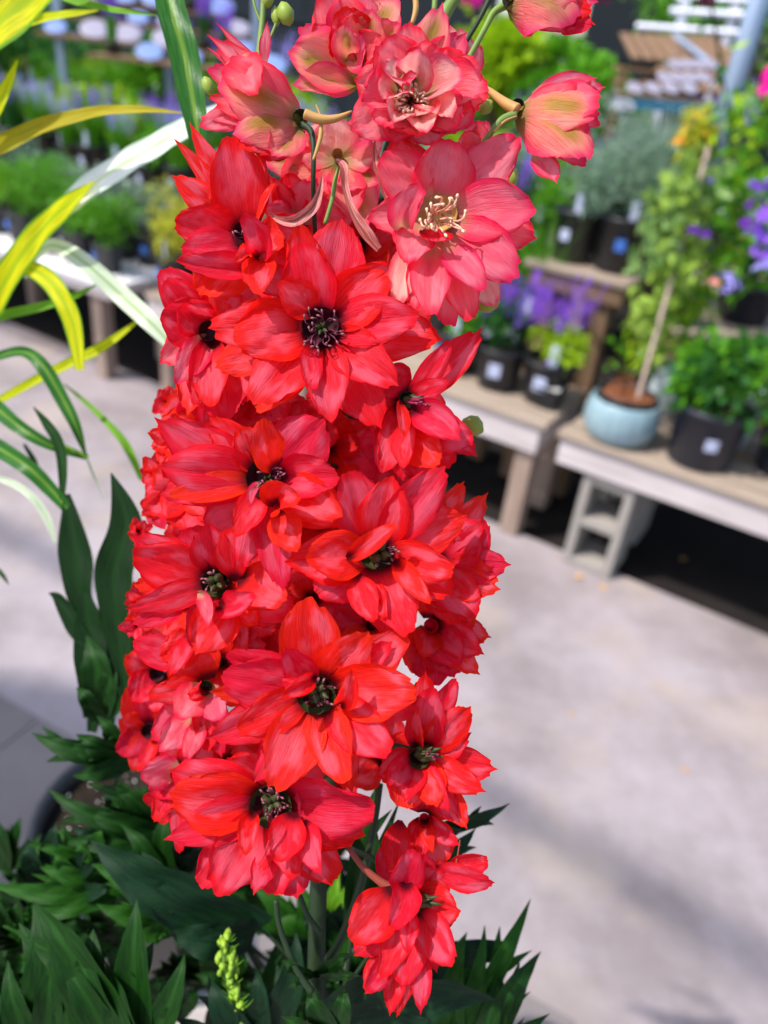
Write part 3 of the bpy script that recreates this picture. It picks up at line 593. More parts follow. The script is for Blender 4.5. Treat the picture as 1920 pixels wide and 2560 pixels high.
def blade(name, pts, wpx, m, parent, fold=.25, roll=0.0, label=None):
    V, F, UV = blade_geo(pts, wpx, fold, roll); o = mobj(name, V, F, m, None, True, uv=UV)
    if parent is PLANT: adopt(o, PLANT)
    elif parent is not None: o.parent = parent; o.matrix_parent_inverse = Matrix.Translation(-parent.location)
    if label: o['label'] = label
    return o
def lobed(parent, base, tips, m, d0=.36, mid=.5):
    """one palmate leaf: long pointed lobes joined at the base; tips: (px,py,w[,depth])"""
    mb = MB(); bx, by = base
    for i, tp in enumerate(tips):
        tx, ty, w_ = tp[:3]; d1 = tp[3] if len(tp) > 3 else d0-.012; dd = d0+i*.0012
        dx, dy = tx-bx, ty-by; L = math.hypot(dx, dy); nx, ny = -dy/L, dx/L; bw = random.uniform(-.08, .08)*L
        pts = [(bx, by, dd), (bx+dx*.3+nx*bw*.6, by+dy*.3+ny*bw*.6, dd-.012), (bx+dx*.62+nx*bw, by+dy*.62+ny*bw, (dd+d1)/2-.014), (bx+dx*.85+nx*bw*.6, by+dy*.85+ny*bw*.6, d1-.006), (tx, ty, d1)]
        V, F, UV = blade_geo(pts, [w_*1.1, w_*1.35, w_*1.1, w_*.5, 1], .22, random.uniform(-.25, .25)); mb.add(V, F, UV)
        if L > 120:    # side teeth
            for sgn in (-1, 1):
                if random.random() < .8:
                    f0 = random.uniform(.45, .62); ln = random.uniform(.22, .34)*L; an = math.atan2(dy, dx)+sgn*random.uniform(.35, .6)
                    qx, qy = bx+dx*f0+nx*bw, by+dy*f0+ny*bw; ex, ey = qx+math.cos(an)*ln, qy+math.sin(an)*ln
                    V, F, UV = blade_geo([(qx, qy, (dd+d1)/2-.010), ((qx+ex)/2, (qy+ey)/2, (dd+d1)/2-.012), (ex, ey, (dd+d1)/2-.006)], [w_*.7, w_*.52, 1], .2, 0); mb.add(V, F, UV)
    o = mobj('leaf', mb.V, mb.F, m, None, True, uv=mb.UV)
    if parent is PLANT: adopt(o, PLANT)
    else: o.parent = parent; o.matrix_parent_inverse = Matrix.Translation(-parent.location)
    return o
L_ = lambda *a, **k: lobed(PLANT, *a, **k)
blade('bract', [(838, 400, .272), (858, 420, .268), (862, 470, .268), (880, 530, .267), (915, 590, .268), (945, 625, .27)], [10, 22, 18, 22, 34, 20], BRL, PLANT, .7, .3)
blade('bract', [(668, 520, .270), (690, 545, .268), (735, 552, .266), (780, 520, .265), (798, 480, .265), (806, 438, .266)], [3, 14, 26, 26, 16, 3], BRL, PLANT, .7, -.4)
blade('bract', [(938, 340, .268), (936, 400, .266), (952, 460, .266), (975, 525, .268)], [3, 14, 16, 8], BRL, PLANT, .6, .3)
# near leaves bottom left
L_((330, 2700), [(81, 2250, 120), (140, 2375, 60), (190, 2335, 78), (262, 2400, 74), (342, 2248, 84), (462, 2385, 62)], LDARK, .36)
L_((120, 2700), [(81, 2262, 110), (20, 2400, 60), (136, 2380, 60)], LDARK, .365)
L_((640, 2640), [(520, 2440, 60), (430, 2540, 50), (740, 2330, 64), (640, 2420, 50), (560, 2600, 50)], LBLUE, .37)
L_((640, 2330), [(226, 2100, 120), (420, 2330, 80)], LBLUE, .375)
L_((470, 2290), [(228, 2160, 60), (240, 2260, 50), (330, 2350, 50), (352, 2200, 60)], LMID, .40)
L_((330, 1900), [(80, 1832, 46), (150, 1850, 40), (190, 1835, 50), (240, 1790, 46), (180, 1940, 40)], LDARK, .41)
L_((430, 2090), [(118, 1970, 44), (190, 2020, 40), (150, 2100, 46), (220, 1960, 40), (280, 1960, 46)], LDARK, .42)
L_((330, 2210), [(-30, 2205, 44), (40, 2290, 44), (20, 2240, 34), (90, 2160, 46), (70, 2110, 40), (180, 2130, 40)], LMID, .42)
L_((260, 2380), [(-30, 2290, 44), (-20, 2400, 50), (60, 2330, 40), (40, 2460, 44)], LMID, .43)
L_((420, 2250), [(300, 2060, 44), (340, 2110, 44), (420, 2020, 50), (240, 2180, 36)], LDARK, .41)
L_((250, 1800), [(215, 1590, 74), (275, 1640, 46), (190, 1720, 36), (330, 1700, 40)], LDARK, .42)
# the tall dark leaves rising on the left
blade('leaf', [(230, 1830, .43), (250, 1700, .43), (262, 1600, .43), (205, 1500, .43), (190, 1380, .43), (168, 1235, .43)], [24, 60, 46, 60, 84, 16], LSHADED, PLANT, .2)
blade('leaf', [(285, 1840, .42), (240, 1740, .42), (230, 1640, .42), (222, 1560, .42), (212, 1480, .42)], [20, 66, 84, 70, 20], LSHADED, PLANT, .2)
blade('leaf', [(330, 1880, .40), (312, 1700, .40), (296, 1560, .40), (288, 1430, .40), (318, 1310, .40), (278, 1182, .40)], [24, 40, 76, 96, 84, 3], LSHADED, PLANT, .2)
blade('leaf', [(355, 1900, .41), (345, 1760, .41), (330, 1640, .41), (338, 1500, .41)], [20, 46, 70, 10], LSHADED, PLANT, .2)
blade('leaf', [(250, 1640, .42), (190, 1570, .42), (150, 1500, .42), (122, 1482, .42)], [26, 44, 30, 2], LSHADED, PLANT, .2)
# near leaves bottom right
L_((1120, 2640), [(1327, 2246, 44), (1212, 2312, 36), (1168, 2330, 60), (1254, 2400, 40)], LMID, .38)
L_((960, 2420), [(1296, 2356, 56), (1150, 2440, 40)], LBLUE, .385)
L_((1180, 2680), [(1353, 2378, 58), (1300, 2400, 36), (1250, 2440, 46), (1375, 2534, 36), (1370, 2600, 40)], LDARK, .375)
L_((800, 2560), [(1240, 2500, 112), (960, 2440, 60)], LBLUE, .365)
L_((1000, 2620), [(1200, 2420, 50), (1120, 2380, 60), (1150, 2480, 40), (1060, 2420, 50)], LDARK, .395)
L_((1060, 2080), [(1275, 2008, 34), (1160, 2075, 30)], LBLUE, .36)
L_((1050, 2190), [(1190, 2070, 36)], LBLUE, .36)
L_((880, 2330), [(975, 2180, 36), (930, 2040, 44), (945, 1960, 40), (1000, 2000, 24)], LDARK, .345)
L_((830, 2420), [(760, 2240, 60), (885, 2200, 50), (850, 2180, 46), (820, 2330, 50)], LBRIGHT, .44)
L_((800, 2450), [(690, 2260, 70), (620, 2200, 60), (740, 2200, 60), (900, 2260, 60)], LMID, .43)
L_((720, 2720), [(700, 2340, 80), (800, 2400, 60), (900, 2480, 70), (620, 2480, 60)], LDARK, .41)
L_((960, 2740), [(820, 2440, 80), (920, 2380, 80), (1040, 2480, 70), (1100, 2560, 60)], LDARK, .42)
ptube('leaf_stalk', [(760, 2440), (660, 2330), (560, 2300)], [10, 9, 8], .38, STEM); ptube('leaf_stalk', [(800, 2560), (900, 2420), (960, 2330)], [12, 10, 9], .36, STEM)
ptube('leaf_stalk', [(1190, 2640), (1200, 2540), (1210, 2440)], [10, 9, 8], .39, STEM); ptube('leaf_stalk', [(830, 2640), (860, 2480), (880, 2330)], [16, 14, 12], .36, STEM)
L_((790, 2440), [(890, 2385, 34), (905, 2440, 30), (700, 2400, 36), (720, 2470, 34)], LDARK, .318)
L_((830, 2600), [(760, 2470, 50), (700, 2540, 44), (860, 2470, 46)], LDARK, .325)
# leaf mass filling behind
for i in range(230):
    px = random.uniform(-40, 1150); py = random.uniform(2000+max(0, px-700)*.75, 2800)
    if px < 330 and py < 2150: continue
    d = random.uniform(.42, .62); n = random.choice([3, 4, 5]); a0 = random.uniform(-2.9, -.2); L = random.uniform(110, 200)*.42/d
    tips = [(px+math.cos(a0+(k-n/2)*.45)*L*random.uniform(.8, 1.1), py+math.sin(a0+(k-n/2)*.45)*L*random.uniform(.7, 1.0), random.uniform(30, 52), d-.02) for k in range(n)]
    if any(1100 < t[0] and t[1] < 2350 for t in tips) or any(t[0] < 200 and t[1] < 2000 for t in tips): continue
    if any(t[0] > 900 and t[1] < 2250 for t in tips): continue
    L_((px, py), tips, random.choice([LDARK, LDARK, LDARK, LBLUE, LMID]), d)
# budding side shoot
mb = MB(); rr = np.random.RandomState(4)
for i in range(46):
    s = i/46; x = 560+38*s**1.5+rr.uniform(-1, 1)*(10+18*math.sin(3*s)); y = 2335+190*s+rr.uniform(-6, 6)
    if s > .62: x = 565+60*(s-.5)+rr.uniform(-6, 16)
    q = rr.uniform(5, 10); p = pc(x, y, .352-rr.uniform(0, .006)); dn = (pc(x+rr.uniform(-6, 6), y-14, .35)-p).normalized(); a = q*.35/FP
    mb.tube([p-dn*a*1.6, p-dn*a*.8, p, p+dn*a, p+dn*a*1.8], [a*.2, a*.8, a, a*.7, a*.1], 7)
o = mb.build('budding_shoot', plain('bud_bright_green', (.26, .42, .03), .5, .3, noise=.6, nscale=100, col2=(.10, .22, .02)), None, True); adopt(o, PLANT)
ptube('leaf_stalk', [(556, 2345), (566, 2440), (590, 2520), (630, 2620)], [8, 12, 14, 16], .355, STEMG)
mb = MB()
for i in range(18):
    s = rr.uniform(0, 1); x = 562+34*s; y = 2340+190*s; an = rr.uniform(-2.8, -.3)+(0 if rr.rand() < .5 else 0); sg = -1 if i % 2 else 1
    x2 = x+sg*rr.uniform(18, 42); y2 = y-rr.uniform(0, 30)
    V, F, UV = blade_geo([(x, y, .353), ((x+x2)/2, (y+y2)/2+8, .347), (x2, y2, .343)], [5, 5, 1], .2, 0, nu=3); mb.add(V, F, UV)
o = mobj('budding_shoot', mb.V, mb.F, LBRIGHT, None, True, uv=mb.UV); adopt(o, PLANT)

# pot of the delphinium: part of the plant
POTC = P(375, 2045, .74)
BLK = plain('black_plastic', (.010, .011, .014), .38, .5, noise=.3, nscale=30, col2=(.02, .022, .03), bump=.05)
SOIL = plain('potting_soil', (.035, .025, .018), .95, .1, noise=.8, nscale=60, col2=(.008, .006, .005), bump=1.0)
PERL = plain('perlite', (.75, .74, .70), .8, .2)
def pot_mesh(r, h, n=36, rim=.012, taper=.78, th=.004):
    mb = MB(); rb = r*taper
    mb.lathe([(rb*.97, 0), (rb, .004), (r*.985, h-rim), (r*1.03, h-rim+.002), (r*1.04, h), (r*1.0, h+.001), (r-th, h-.002), (r-th*1.5, h-.03), (rb-th, h*.4), (0.0001, h*.4)], n=n)
    return mb
DP = pot_mesh(.105, .19).build('pot', BLK, None, True); DP.location = (POTC.x, POTC.y, POTC.z-.19); DP.parent = PLANT; DP.matrix_parent_inverse = Matrix.Translation(-PLANT.location)
mb = MB(); n = 28
Vs = [(0, 0, 0)]; 
for j in range(1, 8):
    for k in range(n): Vs.append((.098*j/7*math.cos(6.283*k/n), .098*j/7*math.sin(6.283*k/n), random.uniform(-.003, .003)))
Fs = [(0, 1+k, 1+(k+1) % n) for k in range(n)]+[(1+j*n+k, 1+j*n+(k+1) % n, 1+(j+1)*n+(k+1) % n, 1+(j+1)*n+k) for j in range(6) for k in range(n)]
so_ = mobj('soil', Vs, Fs, SOIL, DP); so_.location = (0, 0, .172)
mb = MB()
for i in range(170):
    an, q = random.uniform(0, 6.28), .095*math.sqrt(random.random()); s = random.uniform(.0006, .0016); x, y = q*math.cos(an), q*math.sin(an)
    mb.tube([(x, y, .175-s), (x, y, .175+s*.2), (x+s*.3, y, .175+s)], [s*.6, s, s*.5], 5)
pe = mb.build('perlite', PERL, DP, True); pe['kind'] = 'stuff'
ptube('leaf_stalk', [(800, 2610, .33), (700, 2500, .46), (520, 2200, .66), (400, 2060, .74)], [54, 44, 30, 26], .34, STEM)
for k in range(9):
    a = k*.7; ptube('leaf_stalk', [(345+60*math.cos(a), 2045+30*math.sin(a), .74), (400+60*math.cos(a), 2200+40*math.sin(a), .60), (430+260*math.cos(a), 2420+60*math.sin(a), .46)], [12, 11, 9], .5, STEM)
# stand under that pot
WOODG = plain('weathered_wood', (.46, .42, .40), .75, .2, noise=.7, nscale=9, col2=(.24, .20, .18), bump=.35, stretch=(.25, 3, 3))
stand = empty('plant_stand', (POTC.x, POTC.y, 0)); tag(stand, 'plain wooden stand hidden beneath the pot of the red delphinium', 'plant stand')
sz = POTC.z-.19
mb = MB()
for k in range(4): mb.box((0, -.075+.05*k, sz-.012), (.20, .045, .02), 0, .002)
mb.build('stand_top', WOODG, stand)
for sx in (-1, 1):
    for sy in (-1, 1):
        mb = MB(); mb.box((sx*.08, sy*.075, (sz-.024)/2), (.028, .028, sz-.026), 0, .002); mb.build('leg', WOODG, stand)

# ------------------------------------------------------------------ striped grassy plant on the left
GP = empty('striped_grassy_plant', P(-380, 900, .48)); tag(GP, 'grassy plant with long arching yellow-striped blades reaching in from the left', 'grassy plant')
bpy.context.view_layer.update()
bl = lambda pts, w_, m, **k: blade('blade', pts, w_, m, GP, **k)
bl([(-380, 420, .46), (-200, 260, .42), (-40, 92, .39), (80, -10, .38), (190, -110, .37)], [50, 100, 128, 120, 80], LYEL, fold=.15)
bl([(-120, 40, .45), (0, 40, .43), (90, 14, .42), (150, -30, .42)], [30, 34, 30, 10], LSTRIPE)
bl([(60, -60, .40), (170, -4, .39), (250, 18, .385), (320, 30, .38), (392, 38, .38)], [30, 22, 18, 12, 2], LBRIGHT)
bl([(20, 70, .43), (120, 44, .42), (190, 34, .41), (245, 26, .41)], [30, 26, 18, 3], LYEL)
bl([(-120, 420, .42), (-30, 310, .41), (12, 230, .40), (44, 150, .40)], [40, 40, 36, 4], LYEL)
bl([(-200, 470, .44), (-20, 375, .42), (110, 315, .41), (240, 281, .40), (350, 274, .39), (455, 282, .385)], [60, 52, 40, 28, 18, 3], LOLIVE)
bl([(-220, 1060, .50), (-60, 830, .47), (20, 690, .45), (90, 590, .44), (165, 515, .431), (235, 455, .425)], [30, 60, 70, 64, 50, 6], LYEL, fold=.1)
bl([(110, 572, .438), (150, 530, .435), (230, 462, .43), (330, 398, .42), (410, 352, .41), (480, 310, .40), (560, 270, .40)], [8, 44, 62, 62, 58, 50, 30], LWHITE, fold=.1)
bl([(60, 690, .47), (95, 632, .46), (140, 614, .455), (210, 655, .45), (300, 735, .45), (370, 800, .44), (440, 872, .44)], [20, 30, 34, 44, 48, 46, 30], LPALE, fold=.15)
bl([(-30, 690, .46), (50, 668, .45), (110, 690, .445), (155, 745, .44), (185, 820, .44), (200, 925, .44)], [20, 34, 48, 50, 46, 22], LYEL, fold=.1)
bl([(-120, 850, .48), (-10, 795, .47), (100, 768, .46), (190, 738, .46), (240, 712, .46)], [26, 26, 22, 16, 4], LBRIGHT)
bl([(0, 1000, .48), (100, 945, .47), (180, 905, .47), (260, 865, .47), (345, 802, .47)], [20, 24, 26, 26, 6], LYEL)
bl([(-80, 930, .46), (0, 890, .45), (60, 880, .445), (105, 912, .44), (150, 985, .44), (190, 1065, .44), (215, 1140, .45)], [10, 22, 26, 36, 36, 28, 6], LSTRIPE)
bl([(215, 1140, .45), (235, 1190, .455), (260, 1250, .46)], [6, 6, 2], LPALE)
bl([(-120, 930, .46), (-20, 1010, .45), (50, 1068, .44), (120, 1110, .44), (215, 1148, .45)], [50, 44, 36, 26, 4], LSTRIPE)
bl([(150, 1108, .45), (190, 1130, .45), (222, 1142, .45)], [4, 12, 8], LBRIGHT)
bl([(84, 1018, .43), (118, 1060, .43), (148, 1110, .43), (158, 1180, .43), (155, 1250, .43)], [3, 22, 28, 24, 12], LDARK)
bl([(-120, 1050, .45), (-20, 1110, .44), (60, 1160, .43), (120, 1215, .43), (168, 1272, .43)], [50, 46, 42, 38, 24], LSTRIPE)
bl([(160, 960, .50), (225, 1015, .50), (290, 1080, .49), (325, 1130, .49), (355, 1200, .49)], [4, 12, 18, 20, 12], LBRIGHT)
bl([(-60, 1180, .52), (10, 1200, .52), (70, 1232, .51), (115, 1290, .51), (138, 1355, .51)], [8, 14, 18, 20, 6], LPALE)
bl([(-60, 1380, .47), (0, 1430, .46), (22, 1462, .46)], [20, 14, 2], LDARK)
bl([(60, 1110, .49), (85, 1150, .49), (100, 1185, .49)], [8, 14, 3], LDARK)
bl([(400, -120, .335), (432, 30, .33), (462, 140, .33), (482, 250, .33), (494, 330, .33), (498, 420, .335)], [66, 72, 74, 66, 50, 20], LSTRIPE, fold=.3)
gp = pot_mesh(.15, .24).build('pot', BLK, None, True); gpz = GP.location.z-.62
gp.parent = GP; gp.matrix_parent_inverse = Matrix.Identity(4); gp.location = (-.55, .05, -.62)
mb = MB()
for k in range(16):
    a = random.uniform(0, 6.28); q = random.uniform(.02, .1); b0 = Vector((-.55+.03*math.cos(a), .05+.03*math.sin(a), -.42)); b1 = b0+Vector((.03*math.cos(a), .03*math.sin(a), .22)); b2 = b1+Vector((.06+q*math.cos(a), q*math.sin(a), .22))
    mb.tube([b0, b1, b2], [.010, .007, .004], 6)
s_ = mobj('stem_cluster', mb.V, mb.F, LSTRIPE, GP, True, uv=mb.UV)
st2 = empty('plant_stand', (GP.location.x-.55, GP.location.y+.05, 0)); tag(st2, 'plain wooden stand carrying the striped grassy plant outside the picture', 'plant stand')
sz = gpz
mb = MB()
for k in range(5): mb.box((0, -.12+.06*k, sz-.012), (.30, .055, .02), 0, .002)
mb.build('stand_top', WOODG, st2)
for sx in (-1, 1):
    for sy in (-1, 1):
        mb = MB(); mb.box((sx*.13, sy*.12, (sz-.024)/2), (.03, .03, sz-.026), 0, .002); mb.build('leg', WOODG, st2)

# ------------------------------------------------------------------ ground
gm, n_, l_, p_ = mat('concrete')
tc = n_.new('ShaderNodeTexCoord'); t1 = n_.new('ShaderNodeTexNoise'); t1.inputs['Scale'].default_value = 1.6; t1.inputs['Detail'].default_value = 8; t1.inputs['Roughness'].default_value = .7; l_.new(tc.outputs['Object'], t1.inputs['Vector'])
t2 = n_.new('ShaderNodeTexNoise'); t2.inputs['Scale'].default_value = 45; t2.inputs['Detail'].default_value = 5; l_.new(tc.outputs['Object'], t2.inputs['Vector'])
c_ = mixc(n_, l_, sstep(n_, l_, t1.outputs['Fac'], .32, .68), (.20, .168, .168), (.34, .296, .312))
c_ = mixc(n_, l_, math_(n_, l_, 'MULTIPLY', sstep(n_, l_, t2.outputs['Fac'], .52, .7), .35), c_, (.26, .22, .22))
t3 = n_.new('ShaderNodeTexNoise'); t3.inputs['Scale'].default_value = 2.6; t3.inputs['Detail'].default_value = 3; l_.new(tc.outputs['Object'], t3.inputs['Vector'])
c_ = mixc(n_, l_, math_(n_, l_, 'MULTIPLY', sstep(n_, l_, t3.outputs['Fac'], .50, .70), .45), c_, (.37, .30, .235))
l_.new(c_, p_.inputs['Base Color']); p_.inputs['Roughness'].default_value = .62; p_.inputs['Specular IOR Level'].default_value = .4
b_ = n_.new('ShaderNodeBump'); b_.inputs['Strength'].default_value = .25; b_.inputs['Distance'].default_value = .004; l_.new(t2.outputs['Fac'], b_.inputs['Height']); l_.new(b_.outputs[0], p_.inputs['Normal'])
SHADESOIL = plain('shade_darkened_soil', (.022, .018, .017), .95, .1, noise=.7, nscale=5, col2=(.010, .009, .008), bump=.6)  # soil coloured near black to stand for the shade under the benches
mobj('ground', [(-160, -60, -.02), (160, -60, -.02), (160, 260, -.02), (-160, 260, -.02)], [(0, 1, 2, 3)], SHADESOIL, smooth=False)['kind'] = 'structure'
a, b, c, d = B(-9, .02), B(7, .02), B(7, -9), B(-9, -9)
pv = MB(); pv.add([(*a.xy, 0), (*b.xy, 0), (*c.xy, 0), (*d.xy, 0), (*a.xy, -.05), (*b.xy, -.05), (*c.xy, -.05), (*d.xy, -.05)], [(3, 2, 1, 0), (0, 1, 5, 4), (1, 2, 6, 5), (2, 3, 7, 6), (3, 0, 4, 7)])
pv.build('concrete_path', gm)['kind'] = 'structure'

# ------------------------------------------------------------------ benches
WHITEW = plain('whitewashed_wood', (.62, .56, .57), .7, .25, noise=.75, nscale=14, col2=(.26, .22, .20), bump=.3, stretch=(.25, 3, 3))
WHITET = plain('sun_glare_white', (.80, .78, .80), .6, .3, noise=.3, nscale=12, col2=(.5, .48, .48))  # sun glare on the bench top put into the base colour
PLANKW = plain('pale_weathered_wood', (.42, .34, .27), .75, .2, noise=.8, nscale=12, col2=(.14, .10, .075), bump=.4, stretch=(.25, 3, 3))
BROWNW = plain('brown_stained_wood', (.20, .125, .075), .7, .25, noise=.7, nscale=10, col2=(.08, .045, .025), bump=.4, stretch=(3, 3, .3))
LEGW = plain('grey_leg_wood', (.36, .27, .22), .75, .2, noise=.7, nscale=14, col2=(.15, .10, .07), bump=.3, stretch=(3, 3, .3))
BZ = .53
def bench(t0, t1, n0, n1, z, label, apron_h=.11, topm=PLANKW, apm=WHITEW, legs=None, legm=LEGW, planks=5, group=None, legw=.075):
    loc = B((t0+t1)/2, n0); o = empty('plant_bench', (loc.x, loc.y, 0), BANG); tag(o, label, 'bench', group)
    L = t1-t0; Wd = n1-n0
    mb = MB(); pw = Wd/planks
    for k in range(planks):
        mb.box((random.uniform(-.006, .006), pw*(k+.5)-.02, z-.012), (L+random.uniform(-.02, .02), pw-.012, .024), 0, .003)
    mb.build('tabletop', topm, o)
    mb = MB(); mb.box((0, .012, z-.026-apron_h/2), (L-.02, .022, apron_h), 0, .002); mb.build('apron', apm, o)
    mb = MB(); mb.box((0, Wd-.06, z-.026-apron_h/2), (L-.02, .022, apron_h), 0, .002); mb.build('apron', apm, o)
    for sx in (-1, 1):
        mb = MB(); mb.box((sx*(L/2-.022), Wd/2-.024, z-.026-apron_h/2), (.022, Wd-.10, apron_h-.004), 0, .002); mb.build('apron', apm, o)
    for x in (legs if legs is not None else [-L/2+.09, L/2-.09]):
        for y in (.065, Wd-.12):
            mb = MB(); mb.box((x, y, (z-.026)/2), (legw, legw, z-.028), 0, .003); mb.build('leg', legm, o)
    return o
g_ = 'plant benches along the concrete path'
bench(-6.2, -2.18, -.17, .42, BZ, 'long low bench at far left with whitewashed front edge and a sun-glare white top', group=g_, legs=[-1.9, -.6, .7, 1.85], topm=WHITET, apron_h=.05)
bench(-2.02, -1.0, -.10, .42, BZ, 'weathered low bench on brown legs just left of the red flowers', group=g_)
bench(-.95, .05, -.05, .42, BZ, 'weathered low bench with black square pots, right behind the red flowers', group=g_, legs=[-.42, .44])
rb = bench(.12, 2.6, -.07, .50, BZ, 'pale plank bench resting on a grey cinder block, holding the blue pot', group=g_, legs=[.6, 1.1], apron_h=.10)
# cinder blocks on end under the right bench
CIND = plain('cinder_block', (.34, .31, .28), .9, .15, noise=.6, nscale=60, col2=(.24, .225, .21), bump=.7)
def cinder(t, n, label):
    o = empty('cinder_block', B(t, n), BANG); tag(o, label, 'cinder block', 'cinder blocks holding up the right bench')
    mb = MB(); H = .392; W = .195; D = .19; th = .034
    for y in (-D/2+th/2, ):
        pass
    mb.box((-W/2+th/2, 0, H/2), (th, D, H), 0, .004); mb.box((W/2-th/2, 0, H/2), (th, D, H), 0, .004)
    for z in (th/2, H/2, H-th/2): mb.box((0, 0, z), (W-2*th+.001, D-.004, th), 0, .003)
    x = mb.build('block', CIND, o)
    return o
cinder(.34, .045, 'grey cinder block on end at the corner, its two square holes facing the path'); cinder(.34, .36, 'grey cinder block on end behind the front one under the pale bench')
# upper tier behind
g2 = 'raised back benches behind the low ones'
bench(-6.2, -2.3, .46, 1.25, .80, 'long raised back bench at the far left, packed with flowering pots', group=g2, topm=PLANKW, apm=LEGW, legs=[-1.8, 0, 1.8], legm=BROWNW)
bench(-2.26, -.35, .46, 1.25, .90, 'raised back bench hidden behind the red flower spike', group=g2, topm=PLANKW, apm=BROWNW, legm=BROWNW)
bench(-.32, .10, .40, 1.25, .98, 'raised brown wooden bench with black pots, right of the pink flower', group=g2, topm=PLANKW, apm=BROWNW, legm=BROWNW, apron_h=.07)
bench(.14, 2.6, .62, 1.3, .80, 'raised brown bench behind the trellised plants at the right edge', group=g2, topm=PLANKW, apm=BROWNW, legm=BROWNW)
g3 = 'far benches across the next aisle'
bench(-9, -3.2, 2.3, 3.3, .75, 'far bench at the left beyond the aisle, covered in green plants', group=g3, apm=WHITEW, legs=[-2.6, 0, 2.6])
bench(-3.0, 1.6, 2.3, 3.3, .75, 'far bench in the middle beyond the aisle, with lavender pots', group=g3, apm=WHITEW, legs=[-2, 0, 2])
bench(-13, -4.6, 4.6, 5.8, .8, 'farthest bench at the left, with purple spiky flowers', group=g3, apm=WHITEW, legs=[-3.6, 0, 3.6])
bench(-4.4, 3, 4.6, 5.8, .8, 'farthest bench on the right, in front of the slatted racks', group=g3, apm=WHITEW, legs=[-3, 0, 3])

# ------------------------------------------------------------------ potted plants
def card(V, F, UV, p, t, s_, L, w_, rr, fold=.2):
    """a small pointed leaf from p along t"""
    t = t.normalized(); a = t.cross(s_).normalized(); n = a.cross(t)
    k = len(V); droop = Vector((0, 0, -L*.18))
    V += [p, p+t*L*.45+a*w_/2+n*w_*fold, p+t*L*.5, p+t*L*.45-a*w_/2+n*w_*fold, p+t*L+droop]
    F += [(k, k+1, k+2), (k, k+2, k+3), (k+1, k+4, k+2), (k+2, k+4, k+3)]; UV += [(.5, 0), (1, .4), (.5, .5), (0, .4), (.5, 1)]
def rdir(rr, up=.3):
    v = Vector((rr.normal(), rr.normal(), rr.normal()+up)); return v.normalized()
def bushy(seed, r, h, n, L, w_, z0=0., hollow=.35):
    rr = np.random.RandomState(seed); V = []; F = []; UV = []
    clumps = [(rr.uniform(-.55, .55)*r, rr.uniform(-.55, .55)*r, z0+h*rr.uniform(.25, .78), rr.uniform(.35, .55)) for _ in range(7)]
    for i in range(n):
        cx, cy, cz, cr = clumps[rr.randint(7)]; d = rdir(rr, .2); q = rr.uniform(hollow, 1)
        p = Vector((cx+d.x*q*cr*r, cy+d.y*q*cr*r, cz+d.z*q*cr*h*.8)); t = (d+rdir(rr)*.7)
        card(V, F, UV, p, t, rdir(rr), L*rr.uniform(.6, 1.3), w_*rr.uniform(.7, 1.3), rr)
    return V, F, UV
def grassy(seed, r, h, n, w_, spread=.6):
    rr = np.random.RandomState(seed); V = []; F = []; UV = []
    for i in range(n):
        a = rr.uniform(0, 6.28); q = rr.uniform(0, .4)*r; b0 = Vector((q*math.cos(a), q*math.sin(a), -.01)); L = h*rr.uniform(.6, 1.1); o_ = rr.uniform(.1, spread)*r*1.6; a2 = a+rr.uniform(-.4, .4)
        s_ = Vector((-math.sin(a2), math.cos(a2), 0)); k = len(V)
        for j in range(5):
            s = j/4; c = b0+Vector((o_*s**1.7*math.cos(a2), o_*s**1.7*math.sin(a2), L*s*(1-.18*s*s))); ww = w_*(1-s*.93)
            V += [c-s_*ww/2, c+s_*ww/2]; UV += [(0, s), (1, s)]
        F += [(k+2*j, k+2*j+1, k+2*j+3, k+2*j+2) for j in range(4)]
    return V, F, UV
def spikes(seed, r, z0, h, ns, ws=.014, nfl=34, fs=.010):
    rr = np.random.RandomState(seed); V = []; F = []; UV = []
    for i in range(ns):
        a = rr.uniform(0, 6.28); q = math.sqrt(rr.uniform(0, 1))*r; c = Vector((q*math.cos(a), q*math.sin(a), z0+rr.uniform(-.02, .02))); ln = h*rr.uniform(.6, 1.1); tl = Vector((math.cos(a), math.sin(a), 0))*q*.35
        for j in range(nfl):
            s = j/nfl; d = rdir(rr, .2); p = c+Vector((0, 0, ln*s))+tl*s+Vector((d.x, d.y, 0))*ws*(1-.6*s)*.5
            card(V, F, UV, p, d, rdir(rr), fs*rr.uniform(.8, 1.4), fs*.8, rr)
    return V, F, UV
def blooms(seed, r, h, n, L, z0=0.):
    rr = np.random.RandomState(seed); V = []; F = []; UV = []
    for i in range(n):
        d = rdir(rr, .8); d.z = abs(d.z); p = Vector((d.x*r, d.y*r, z0+d.z*h)); 
        for k in range(5):
            a = k*1.257; t = Vector((math.cos(a), math.sin(a), 0)); t = (t-d*t.dot(d)).normalized()+d*.25
            card(V, F, UV, p, t, d, L, L*.75, rr)
    return V, F, UV
def petalm(name, c, trans=.3):
    m, n, l, p = mat(name); p.inputs['Base Color'].default_value = (*c, 1); p.inputs['Roughness'].default_value = .6; thin(n, l, p, c, trans); return m
PURP = petalm('petals_purple', (.22, .07, .62)); VIOL = petalm('petals_violet', (.30, .10, .70)); LAV = petalm('petals_lavender', (.40, .34, .86)); MAG = petalm('petals_magenta', (.88, .01, .42)); YEL = petalm('petals_yellow', (.82, .55, .02)); WHT = petalm('petals_white', (.82, .80, .88)); PNK = petalm('petals_salmon', (.85, .35, .25)); MAR = petalm('petals_maroon', (.12, .01, .05)); DPUR = petalm('petals_deep_purple', (.16, .01, .42)); ORG = petalm('petals_orange', (.85, .33, .02))
